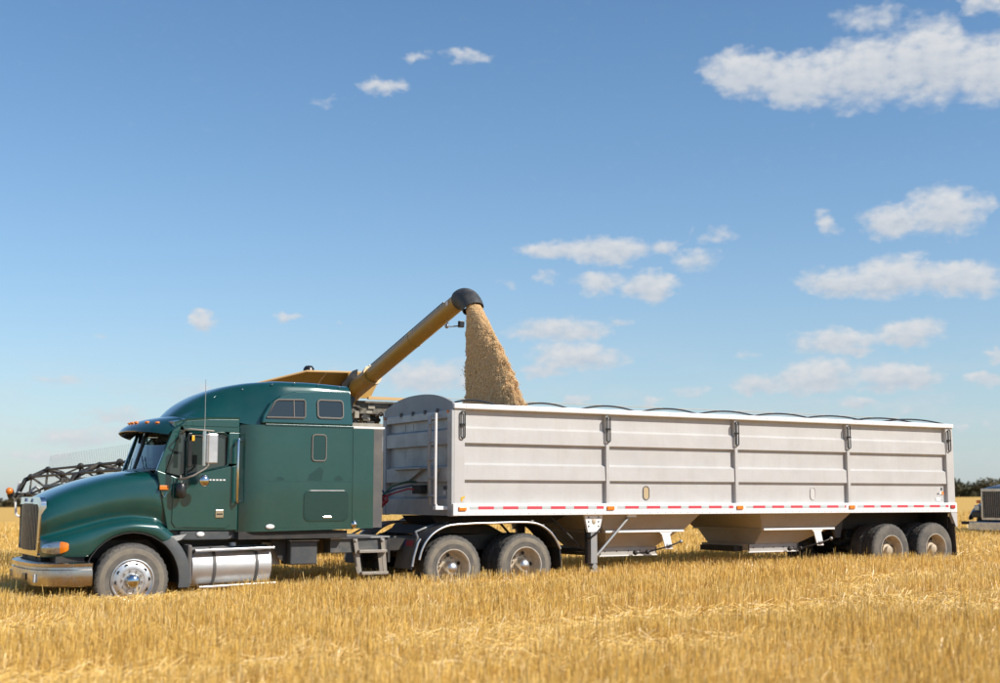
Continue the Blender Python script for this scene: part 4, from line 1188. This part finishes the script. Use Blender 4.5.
bx('ladder_post', 'rail_white', comb, 1.70, 1.80, 6.55, 6.62, 2.56, 2.86)
# unloading auger
A0, A1 = Vector((1.07, 6.55, 3.76)), Vector((1.34, 2.24, 5.17))
d_ = (A1 - A0)
aug = MB().tube([A0, A0 + d_*.2], .188, 24).tube([A0 + d_*.2, A1], .160, 24).build('unloading_auger', 'mustard', comb, smooth=40)
MB().tube([A0 + d_*.195, A0 + d_*.215], .205, 24).build('auger_flange', 'mustard', aug, smooth=40)
MB().tube([A0 + d_*.60, A0 + d_*.608], .167, 24).build('auger_band', 'mustard', aug, smooth=40)
MB().tube([A0 + Vector((0, .6, -.9)), A0 + Vector((0, .35, -.25)), A0 + Vector((0, .15, 0)), A0 + d_*.02], .21, 20).build('auger_elbow', 'mustard', aug, smooth=60)
bl = MB()
for k in range(14):
    a = 2*math.pi*k/14
    bl.ball(A0 + d_*.205 + Vector((math.cos(a)*.212, 0, math.sin(a)*.212)), .014, 6, 4)
bl.build('bolt_row', 'steel', aug)
MB().tube([A0 + d_*.25 + Vector((-.12, 0, .13)), A0 + d_*.9 + Vector((-.12, 0, .13))], .012, 6).build('lamp_cable', 'blackgloss', aug)
lp_ = A0 + d_*.88
MB().tube([lp_ + Vector((0, 0, -.15)), lp_ + Vector((.03, 0, -.28)), lp_ + Vector((.22, -.10, -.26))], .014, 6).build('auger_lamp_bracket', 'steel', aug)
MB().box(lp_.x + .16, lp_.x + .26, lp_.y - .20, lp_.y - .12, lp_.z - .30, lp_.z - .18).build('auger_lamp', 'blackgloss', aug, bevel=.01)
MB().ball(lp_ + Vector((.0, 0, -.27)), .045, 10, 6).build('auger_lamp', 'lens', aug, smooth=180)
bx('auger_sticker', 'sticker', aug, A1.x - .185, A1.x - .178, A1.y + .20, A1.y + .28, A1.z - .10, A1.z - .03)
# rubber spout: curved tube, open at the bottom
dn = d_.normalized()
sp_pts = []
for k in range(9):
    t_ = k / 8
    ang = math.asin(dn.z) - R(78) * t_
    if k == 0: p = A1.copy() - dn * .06
    else: p = p + Vector((dn.x*math.cos(ang), -math.cos(ang), math.sin(ang))) * .066
    sp_pts.append(p.copy())
MB().tube(sp_pts, [.182, .188, .192, .194, .194, .192, .19, .19, .188], 28, caps=False).build('auger_spout', 'spout', comb, smooth=60, solid=.018)
SPOUT = sp_pts[-1].copy()
# cab, wheels
bx('cab', 'tint', comb, -2.1, -.95, 7.5, 9.2, 1.75, 3.12, .12)
bx('cab_roof', 'mustard', comb, -2.2, -.95, 7.4, 9.3, 3.13, 3.30, .06)
def farm_wheel(x, y, r, w, par, z0):
    o = MB().lathe([(r*.55, -w/2), (r*.9, -w/2), (r, -w*.4), (r, w*.4), (r*.9, w/2), (r*.55, w/2)], c=(x, y, z0 + r), n=36).build('wheel', 'rubber', par, smooth=40)
    MB().lathe([(r*.56, -w*.42), (r*.5, -w*.2), (.12, -w*.15), (0, -w*.15)], c=(x, y, z0 + r), n=28).build('rim', 'mustard', o, smooth=40)
    MB().lathe([(r*.56, w*.42), (r*.5, w*.2), (.12, w*.15), (0, w*.15)], c=(x, y, z0 + r), n=28).build('rim', 'mustard', o, smooth=40)
    return o
for y in (7.0, 10.2): farm_wheel(-1.2, y, .95, .7, comb, gz(-1.2, y) - .02)
for y in (7.3, 9.9): farm_wheel(4.2, y, .6, .45, comb, gz(4.2, y) - .02)
# header with reel
HX = -3.55
hd = MB().prism([(-3.1, .75), (-2.75, .75), (-2.75, 1.65), (-2.9, 1.70), (-3.1, .95), (-3.82, .75), (-3.82, .70), (-3.1, .68)], 3.3, 14.0).build('header', 'header_black', comb)
MB().prism([(-2.75, 1.0), (-1.3, 1.4), (-1.3, 2.1), (-2.75, 1.6)], 8.0, 9.2).build('feeder_house', 'machine', comb)
MB().tube([(HX, 3.5, 1.85), (HX, 13.9, 1.85)], .07, 10).build('reel_tube', 'header_black', hd)
for b in range(6):
    a = 2*math.pi*b/6 + R(85)
    bxp, bzp = HX + .42*math.cos(a), 1.85 + .42*math.sin(a)
    rb_ = MB().tube([(bxp, 3.5, bzp), (bxp, 13.9, bzp)], .028, 6).build('reel_bat', 'header_black', hd)
    tn = MB()
    up = b == 0
    for k in range(68):
        y = 3.6 + k * .152
        tn.tube([(bxp, y, bzp), (bxp + (.02 if up else -.05), y, bzp + (.33 if up else -.24))], .0030, 3, caps=False)
    tn.build('reel_tines', 'steel', rb_)
for y in (3.5, 7.0, 10.4, 13.9):
    sp_ = MB()
    for b in range(6):
        a = 2*math.pi*b/6 + R(85)
        sp_.tube([(HX, y, 1.85), (HX + .42*math.cos(a), y, 1.85 + .42*math.sin(a))], .028, 6)
        sp_.ball((HX + .42*math.cos(a), y, 1.85 + .42*math.sin(a)), .075, 8, 5)
        a2 = a + 2*math.pi/6
        sp_.tube([(HX + .40*math.cos(a), y, 1.85 + .40*math.sin(a)), (HX + .40*math.cos(a2), y, 1.85 + .40*math.sin(a2))], .022, 5)
    sp_.build('reel_spider', 'header_black', hd)
for y in (3.4, 8.7, 14.0):
    MB().tube([(-2.8, y, 1.68), (-3.2, y, 2.20), (-3.5, y, 2.27), (-4.0, y, 2.02), (-4.12, y, 1.75)], .055, 8).build('reel_arm', 'header_black', hd, smooth=50)
for y in (3.3, 14.05):
    MB().prism([(-3.85, .62), (-2.75, .62), (-2.75, 1.55), (-3.4, 1.45), (-3.8, 1.05)], y - .03, y + .03).build('header_end', 'header_black', hd)
    MB().tube([(-4.15, y + .1, 1.20), (-4.18, y + .1, 1.55), (-4.10, y + .1, 1.98)], .028, 6).tube([(-4.15, y + .1, 1.20), (-3.9, y + .05, 1.08)], .028, 6).build('divider_rod', 'rail_white', hd)
    MB().box(-4.32, -3.85, y - .02, y + .10, 1.60, 1.72).build('lamp_arm', 'header_black', hd)
    MB().ball((-4.30, y + .04, 1.70), .12, 12, 8, (.7, .7, 1.1)).build('header_lamp_body', 'blackgloss', hd, smooth=180)
    MB().ball((-4.34, y - .02, 1.76), .085, 12, 8).build('header_lamp', 'amber', hd, smooth=180)
    MB().tube([(-3.85, y, 1.55), (-3.82, y, 1.80), (-3.74, y, 1.86), (-3.66, y, 1.80), (-3.64, y, 1.55)], .035, 8).build('arm_guard', 'rail_white', hd, smooth=60)

# ================================================================== FALLING GRAIN
grain_mat = material('wheat_grain', (.97, .72, .41), .75, var=(30, (.80, .54, .265), 1), bump=(120, .35))
gt = grain_mat.node_tree                      # kernels let some light through
gb = gt.nodes['Principled BSDF']; go = gt.nodes['Material Output']
gtl = N(gt, 'ShaderNodeBsdfTranslucent')
gt.links.new(gb.inputs['Base Color'].links[0].from_socket, gtl.inputs[0])
gmx = N(gt, 'ShaderNodeMixShader'); gmx.inputs[0].default_value = .12
gt.links.new(gb.outputs[0], gmx.inputs[1]); gt.links.new(gtl.outputs[0], gmx.inputs[2]); gt.links.new(gmx.outputs[0], go.inputs[0])
S0 = SPOUT
ZTOP, ZBOT = S0.z + .10, 2.62
def stream_edges(z):
    t_ = math.sqrt(max(0.0, (ZTOP - z)) / 4.9)
    yin = S0.y + .12 - .02 * t_
    yout = max(S0.y - .09 - .78 * (ZTOP - z) - .13 * math.sin(math.pi * min((ZTOP - z) / 2.1, 1)), .20)
    return yin, yout, .115 + .05 * (ZTOP - z)
rws = []
for k in range(96):
    z = ZTOP - (ZTOP - ZBOT) * k / 95
    yin, yout, hx = stream_edges(z)
    row = []
    for j in range(56):
        a = 2*math.pi*j/56
        x = S0.x + hx*math.cos(a); y = (yin+yout)/2 + (yin-yout)/2*math.sin(a)
        q = Vector((x*5.5, y*5.5, z*3.6))
        dsp = -.040 + noise.fractal(q, 1.0, 2.0, 4) * .055 * min(1, k/18) + noise.noise(q*9) * .010
        row.append((x + dsp*math.cos(a), y + dsp*1.5*math.sin(a), z))
    rws.append(row)
# the core is closed with loose kernels all around it: one falling mass
NV = len(rws)*56
core_v = [p for r_ in rws for p in r_]
core_f = [(i*56+k, i*56+(k+1) % 56, (i+1)*56+(k+1) % 56, (i+1)*56+k) for i in range(len(rws)-1) for k in range(56)]
NG = 76000
u = rng.random(NG)
zz = ZTOP - .03 - (ZTOP - 2.7) * u**.85
tt = np.sqrt(np.maximum(0, ZTOP - zz) / 4.9)
yin = S0.y + .12 - .02*tt; yout = np.maximum(S0.y - .09 - .78*(ZTOP - zz) - .13*np.sin(np.pi*np.minimum((ZTOP - zz)/2.1, 1)), .20); hx = .115 + .05*(ZTOP - zz)
aa = rng.random(NG)*2*np.pi
jit = np.where(rng.random(NG) < .93, rng.normal(1.015, .036, NG), rng.normal(1.02, .085, NG))
lump = np.array([noise.fractal(Vector((S0.x*5.5 + 2*math.cos(a), y*5.5, z*3.6)), 1.0, 2.0, 3) for a, y, z in zip(aa[:], ((yin+yout)/2 + (yin-yout)/2*np.sin(aa)), zz)])
rj = jit + lump*.17*np.minimum(1, tt*2)
gx_ = S0.x + hx*np.cos(aa)*rj; gy_ = (yin+yout)/2 + (yin-yout)/2*np.sin(aa)*rj
gy_ = np.where(zz < 3.25, np.maximum(gy_, .13 + .05*rng.random(NG)), gy_)
oct_ = np.array([(1,0,0),(-1,0,0),(0,1,0),(0,-1,0),(0,0,1.9),(0,0,-1.9)])
octf = np.array([(0,2,4),(2,1,4),(1,3,4),(3,0,4),(2,0,5),(1,2,5),(3,1,5),(0,3,5)])
sz = rng.uniform(.0038, .0085, NG)
GV = np.stack([gx_, gy_, zz], 1)[:, None, :] + oct_[None]*sz[:, None, None]*np.array([1, 1, 1.2])
GF = (octf[None] + (np.arange(NG)*6)[:, None, None]) + len(core_v)
me = bpy.data.meshes.new('falling_grain')
me.from_pydata(core_v + GV.reshape(-1, 3).tolist(), [], core_f + GF.reshape(-1, 3).tolist())
me.materials.append(grain_mat)
fg = bpy.data.objects.new('falling_grain', me); col.objects.link(fg)
fg['kind'] = 'stuff'; fg['label'] = 'thick tan stream of grain pouring from the auger spout into the trailer'; fg['category'] = 'grain'
# heap already in the trailer
hr = []
for i in range(60):
    x = .10 + (TL - .2) * i / 59
    row = []
    for j in range(16):
        y = .10 + (TW - .2) * j / 15
        h = 2.05 + .75 * math.exp(-((x - 1.6)/1.3)**2 - ((y - 1.2)/.95)**2) + .35*math.exp(-((x-5)/3)**2) * (1 - ((y-1.3)/1.3)**2)
        row.append((x, y, h + .02*noise.noise(Vector((x*4, y*4, 0)))))
    hr.append(row)
hp_ = MB().grid(hr).build('grain_heap', grain_mat, smooth=60)
hp_['kind'] = 'stuff'; hp_['label'] = 'heap of tan grain filling the inside of the trailer'; hp_['category'] = 'grain'

# ================================================================== SECOND TRUCK at the right edge
t2 = thing('parked_truck', 'slate blue truck with upright chrome grille, parked beyond the trailer tail', 'truck', (24.9, 9.72, gz(24.9, 9.72)), local=True, rotz=R(-85))
# local frame: front at -y, width along x, z from the ground
def l2(name, mat, x0, x1, y0, y1, z0, z1, bevel=.02, par=None): return bx(name, mat, par or t2, x0, x1, y0, y1, z0, z1, bevel)
MB().grid([[(-w, y, zb), (-w, y, z - .25), (-w*.9, y, z - .06), (-w*.5, y, z), (w*.5, y, z), (w*.9, y, z - .06), (w, y, z - .25), (w, y, zb)] for (y, w, z, zb) in ((0, .58, 1.74, .75), (.12, .62, 1.80, .75), (1.0, .72, 1.90, .80), (1.7, .85, 1.96, .9))]).build('hood', 'bluegrey', t2, smooth=60, solid=.02)
g2 = MB().box(-.60, .60, -.05, .05, .72, .80).box(-.60, .60, -.05, .05, 1.64, 1.74).box(-.60, -.53, -.05, .05, .8, 1.64).box(.53, .60, -.05, .05, .8, 1.64).build('grille', 'bumper_chrome', t2, bevel=.015)
MB().box(-.53, .53, .0, .03, .78, 1.66).build('grille_backing', 'grey_dark', g2)
for k in range(15): MB().box(-.50 + k*.07, -.485 + k*.07, -.03, .0, .80, 1.64).build('grille_bar', 'grille_metal', g2)
bm2 = MB().prism([(-1.12, .12), (-1.05, -.16), (-.6, -.22), (.6, -.22), (1.05, -.16), (1.12, .12), (1.0, .12), (-1.0, .12)], .38, .68, 'z').build('bumper', 'bumper_chrome', t2, bevel=.03)
for s in (-1, 1):
    fd = MB().grid([[(s*.62, y, z), (s*1.0, y, z - .02), (s*1.12, y, z - .14), (s*1.12, y, zb)] for (y, z, zb) in ((.02, .96, .72), (.2, 1.16, .74), (.5, 1.28, 1.02), (.85, 1.30, 1.08), (1.2, 1.22, 1.0), (1.5, 1.0, .75))]).build('fender', 'bluegrey', t2, smooth=60, solid=.02)
    l2('headlight', 'lens', *sorted((s*.66, s*.86)), -.06, .06, 1.03, 1.20, .02)
    l2('headlight_bezel', 'blackgloss', *sorted((s*.64, s*.98)), -.04, .08, .80, 1.0, .03)
    l2('turn_lamp', 'amber', *sorted((s*.68, s*.80)), -.02, .06, 1.26, 1.36, .015)
    l2('tow_hook', 'black', *sorted((s*1.02, s*1.26)), -.20, -.05, .58, .68, .01)
    l2('cab_side', 'bluegrey', *sorted((s*.95, s*1.0)), 1.7, 3.0, .95, 1.95, .02)
    for yw in (.85, 4.6, 5.9):
        w_ = MB().lathe([(.28, -.14), (.46, -.15), (.515, -.11), (.515, .11), (.46, .15), (.28, .14)], c=(0, 0, 0), axis='x', n=36).build('wheel', 'rubber', None, smooth=40)
        w_.location = (s*.98, yw, .5); w_.parent = t2
        MB().lathe([(.29, s*.13), (.20, s*.08), (.0, s*.08)], axis='x', n=28).build('rim', 'steel', w_, smooth=40)
l2('cab_front', 'bluegrey', -.95, .95, 1.68, 1.74, .95, 1.96)
l2('cab_roof', 'bluegrey', -.98, .98, 1.85, 3.1, 2.55, 2.72, .06)
l2('windscreen', 'tint', -.9, .9, 1.78, 1.82, 1.97, 2.55, .0)
l2('cab_rear', 'bluegrey', -.98, .98, 3.0, 3.06, .95, 2.56)
l2('frame', 'black', -.45, .45, .3, 7.4, .62, .92)
l2('grain_box', 'alu_flat', -1.2, 1.2, 3.3, 7.6, 1.1, 2.6, .03)

# ================================================================== WOODLAND on the horizon
rt = np.random.default_rng(4)
leaf_mats = [material('woodland_leaf', (.070, .070, .036), .9, var=(.05, (.125, .095, .048), 1)), material('woodland_trunk', (.05, .04, .03), .9)]
tv = []; tf = []; tm = []
C0 = Vector((-9.6, -17.97))
def add_tree(px, py, h, w):
    z0 = gz(px, py) - .3
    base = len(tv)
    # trunk, four sided
    for k in range(4):
        a = math.pi/2*k; tv.append((px + .22*math.cos(a), py + .22*math.sin(a), z0))
    for k in range(4):
        a = math.pi/2*k; tv.append((px + .06*math.cos(a), py + .06*math.sin(a), z0 + h*.8))
    for k in range(4):
        tf.append((base+k, base+(k+1) % 4, base+4+(k+1) % 4, base+4+k)); tm.append(1)
    n = 240
    nl = 5
    lob = [(rt.normal(0, w*.28), rt.normal(0, w*.28), rt.uniform(.3, .82)*h, rt.uniform(.28, .5)*w) for _ in range(nl)] + [(0, 0, .55*h, w*.5), (0, 0, .30*h, w*.5), (0, 0, .12*h, w*.45)]
    for k in range(n):
        lx, ly_, lz, lr = lob[rt.integers(len(lob))]
        v = rt.normal(size=3); v /= np.linalg.norm(v); rr = lr*rt.random()**.4
        c = np.array([px + lx, py + ly_, z0 + max(lz, .4)]) + v*rr*np.array([1, 1, .9])
        c[2] = min(c[2], z0 + h)
        s_ = rt.uniform(.35, .75)
        e1 = rt.normal(size=3); e1 /= np.linalg.norm(e1); e2 = np.cross(e1, rt.normal(size=3)); e2 /= np.linalg.norm(e2)
        b_ = len(tv)
        for q in (e1*s_, e2*s_, -e1*s_, -e2*s_): tv.append(tuple(c + q))
        tf.append((b_, b_+1, b_+2, b_+3)); tm.append(0)
for ang in np.arange(0, 62, .20):
    for row_ in range(2):
        a = R(ang + rt.uniform(-.12, .12))
        D = 640 + row_*22 + rt.uniform(-10, 10)
        hgt = interp(ang, [0, 9, 14, 20, 40, 48, 51.2, 55], [4.6, 4.4, 5.2, 6, 8, 8.3, 8.9, 8.5]) * rt.uniform(.68, 1.08)
        add_tree(C0.x + D*math.sin(a), C0.y + D*math.cos(a), hgt, hgt*rt.uniform(.6, .85))
me = bpy.data.meshes.new('woodland')
me.from_pydata(tv, [], tf)
for m_ in leaf_mats: me.materials.append(m_)
me.polygons.foreach_set('material_index', tm)
wl = bpy.data.objects.new('woodland', me); col.objects.link(wl)
wl['kind'] = 'stuff'; wl['label'] = 'low dark belt of trees along the far edge of the field'; wl['category'] = 'trees'

# ================================================================== STUBBLE AND STRAW
def straw_material():
    m = bpy.data.materials.new('straw')
    m.use_nodes = True
    t = m.node_tree
    t.nodes.clear()
    at = N(t, 'ShaderNodeAttribute', attribute_name='tone')
    ramp = N(t, 'ShaderNodeValToRGB')
    e = ramp.color_ramp.elements
    e[0].position = 0; e[0].color = (.42, .225, .045, 1)
    e[1].position = 1; e[1].color = (.92, .72, .40, 1)
    for p, c in ((.30, (.72, .45, .10, 1)), (.62, (.86, .57, .15, 1)), (.85, (.92, .68, .27, 1))):
        q = ramp.color_ramp.elements.new(p); q.color = c
    t.links.new(at.outputs['Fac'], ramp.inputs[0])
    d = N(t, 'ShaderNodeBsdfDiffuse'); tl = N(t, 'ShaderNodeBsdfTranslucent'); g = N(t, 'ShaderNodeBsdfGlossy')
    g.inputs['Roughness'].default_value = .35
    t.links.new(ramp.outputs[0], d.inputs[0]); t.links.new(ramp.outputs[0], tl.inputs[0])
    m1 = N(t, 'ShaderNodeMixShader'); m1.inputs[0].default_value = .22
    t.links.new(d.outputs[0], m1.inputs[1]); t.links.new(tl.outputs[0], m1.inputs[2])
    m2 = N(t, 'ShaderNodeMixShader'); m2.inputs[0].default_value = .05
    t.links.new(m1.outputs[0], m2.inputs[1]); t.links.new(g.outputs[0], m2.inputs[2])
    o = N(t, 'ShaderNodeOutputMaterial'); t.links.new(m2.outputs[0], o.inputs[0])
    return m
STRAW = straw_material()
YAW = R(30.152)
def sample_field(n, d0, d1, wide):
    """random ground points in a sector in front of the camera's place, by distance"""
    d = np.sqrt(rng.random(n)*(d1*d1 - d0*d0) + d0*d0)
    a = YAW + (rng.random(n)*2 - 1)*wide
    return -9.6 + d*np.sin(a), -17.97 + d*np.cos(a)
def vnoise(x, y, sc, seed=0.0):
    # cheap smooth value noise, vectorised
    xi = np.floor(x*sc).astype(int); yi = np.floor(y*sc).astype(int)
    fx = x*sc - xi; fy = y*sc - yi
    fx = fx*fx*(3-2*fx); fy = fy*fy*(3-2*fy)
    def h(i, j):
        v = np.sin(i*127.1 + j*311.7 + seed*74.7)*43758.5453
        return v - np.floor(v)
    return (h(xi, yi)*(1-fx) + h(xi+1, yi)*fx)*(1-fy) + (h(xi, yi+1)*(1-fx) + h(xi+1, yi+1)*fx)*fy
TYRES = [(-4.97, .25)] + [(x, .37) for x in DXS] + [(x, .38) for x in TXS]
def keep_clear(x, y):
    k = np.ones(len(x), bool)
    for tx, ty in TYRES:
        hw = .18 if tx < -4 else .36
        for yy in (ty, TW - ty):
            k &= ~((np.abs(x - tx) < .30) & (np.abs(y - yy) < hw))
    return k
RD = R(-3.0)        # direction of the drill rows
def stalks(n, d0, d1, wide, wmul, hmul=1.0):
    x, y = sample_field(n, d0, d1, wide)
    # pull towards drill rows
    c = -math.sin(RD)*x + math.cos(RD)*y
    sp = .25
    cr = np.round(c/sp)*sp
    off = (cr - c) * np.where(rng.random(n) < .8, .72, .1)
    x = x + -math.sin(RD)*off; y = y + math.cos(RD)*off
    k = keep_clear(x, y) & (rng.random(n) < .42 + .95*vnoise(x*1.2, y*2.6, 2.1, 12))
    x = x[k]; y = y[k]; n = len(x)
    lay = vnoise(x*.35, y, 1.1, 3) * .6 + vnoise(x*.8, y*1.7, 1.3, 5) * .4      # where the straw lies flatter
    h = (.345 + .11*rng.random(n) + .05*vnoise(x, y, .7, 1) + .07*(vnoise(x*1.2, y*2.6, 2.1, 12) - .5)) * hmul
    h *= np.where(lay > .60, .80, 1.0)
    lean = rng.normal(0, .15, n) + np.where(lay > .49, rng.normal(.50, .36, n), .03)
    la = rng.normal(R(10), R(55), n)
    tall = rng.random(n) < .012
    h = np.where(tall, h*1.28, h)
    dx = np.cos(la)*np.sin(lean)*h; dy = np.sin(la)*np.sin(lean)*h; dz = np.cos(lean)*h
    z0 = -.008 + .0094*x - .005*y - .01
    wa = YAW + rng.normal(0, .8, n)
    w = rng.uniform(.0018, .0034, n) * wmul
    wx = np.cos(wa)*w; wy = -np.sin(wa)*w
    bend = rng.normal(0, .02, n)
    V = np.empty((n, 6, 3))
    mids = [(0, 0, 1.0), (.52, bend, .95), (1.0, 0, .75)]
    for i, (f_, bd, ww) in enumerate(mids):
        cx = x + dx*f_ + bd; cy = y + dy*f_ + bd*.5; cz = z0 + dz*f_
        V[:, 2*i, 0] = cx - wx*ww; V[:, 2*i, 1] = cy - wy*ww; V[:, 2*i, 2] = cz
        V[:, 2*i+1, 0] = cx + wx*ww; V[:, 2*i+1, 1] = cy + wy*ww; V[:, 2*i+1, 2] = cz
    F = np.array([(0, 1, 3, 2), (2, 3, 5, 4)])
    tone = np.clip(.52 + .26*rng.normal(size=n) + .18*(vnoise(x, y, .9, 8) - .5), 0, 1)
    return V, F, tone
def litter(n, d0, d1, wide, zlo, zhi, wmul, lmin=.12, lmax=.38):
    x, y = sample_field(n, d0, d1, wide)
    k = keep_clear(x, y)
    lay = vnoise(x*.35, y, 1.1, 3) * .6 + vnoise(x*.8, y*1.7, 1.3, 5) * .4
    k &= rng.random(len(x)) < (.35 + 1.3*np.clip(lay - .42, 0, 1)*2)
    x = x[k]; y = y[k]; lay = lay[k]; n = len(x)
    L = rng.uniform(lmin, lmax, n); a = rng.normal(R(15), R(60), n); el_ = rng.normal(.05, .35, n)
    z = -.008 + .0094*x - .005*y + rng.uniform(zlo, zhi, n)
    dx = np.cos(a)*np.cos(el_)*L/2; dy = np.sin(a)*np.cos(el_)*L/2; dz = np.sin(el_)*L/2
    w = rng.uniform(.002, .0042, n)*wmul
    V = np.empty((n, 4, 3))
    for i, (sg, sw) in enumerate(((-1, -1), (-1, 1), (1, 1), (1, -1))):
        V[:, i, 0] = x + sg*dx - np.sin(a)*sw*w*.6; V[:, i, 1] = y + sg*dy + np.cos(a)*sw*w*.6; V[:, i, 2] = z + sg*dz + sw*w*.8
    tone = np.clip(.60 + .24*rng.normal(size=n), 0, 1)
    return V, np.array([(0, 1, 2, 3)]), tone
def straw_object(name, parts, label):
    vs_, fs_, tn_ = [], [], []; off = 0
    for V, F, tone in parts:
        n, m_ = V.shape[:2]
        vs_.append(V.reshape(-1, 3))
        fs_.append((F[None] + (np.arange(n)*m_)[:, None, None]).reshape(-1, 4) + off)
        tn_.append(np.repeat(tone, m_)); off += n*m_
    vv = np.concatenate(vs_); ff = np.concatenate(fs_); tn = np.concatenate(tn_)
    me = bpy.data.meshes.new(name)
    me.vertices.add(len(vv)); me.vertices.foreach_set('co', vv.ravel().astype(np.float32))
    me.loops.add(ff.size); me.loops.foreach_set('vertex_index', ff.ravel().astype(np.int32))
    me.polygons.add(len(ff)); me.polygons.foreach_set('loop_start', (np.arange(len(ff))*4).astype(np.int32))
    me.update(calc_edges=True)
    at = me.attributes.new('tone', 'FLOAT', 'POINT'); at.data.foreach_set('value', tn.astype(np.float32))
    me.materials.append(STRAW)
    o = bpy.data.objects.new(name, me); col.objects.link(o)
    o['kind'] = 'stuff'; o['label'] = label; o['category'] = 'stubble'
    return o
WD = R(27)
straw_object('stubble', [stalks(150000, 4.5, 12.5, R(44), .9), stalks(165000, 12.5, 19, R(34), 1.0), stalks(140000, 19, 28, R(30), 1.3), stalks(90000, 28, 46, WD, 2.0), stalks(90000, 46, 95, R(25), 3.6)],
             'golden standing cereal stubble covering the field')
straw_object('loose_straw', [litter(130000, 4.5, 13, R(44), .08, .34, .9), litter(120000, 13, 24, R(34), .08, .33, 1.1), litter(50000, 24, 50, WD, .08, .34, 2.0)],
             'loose pale straw lying among the stubble')
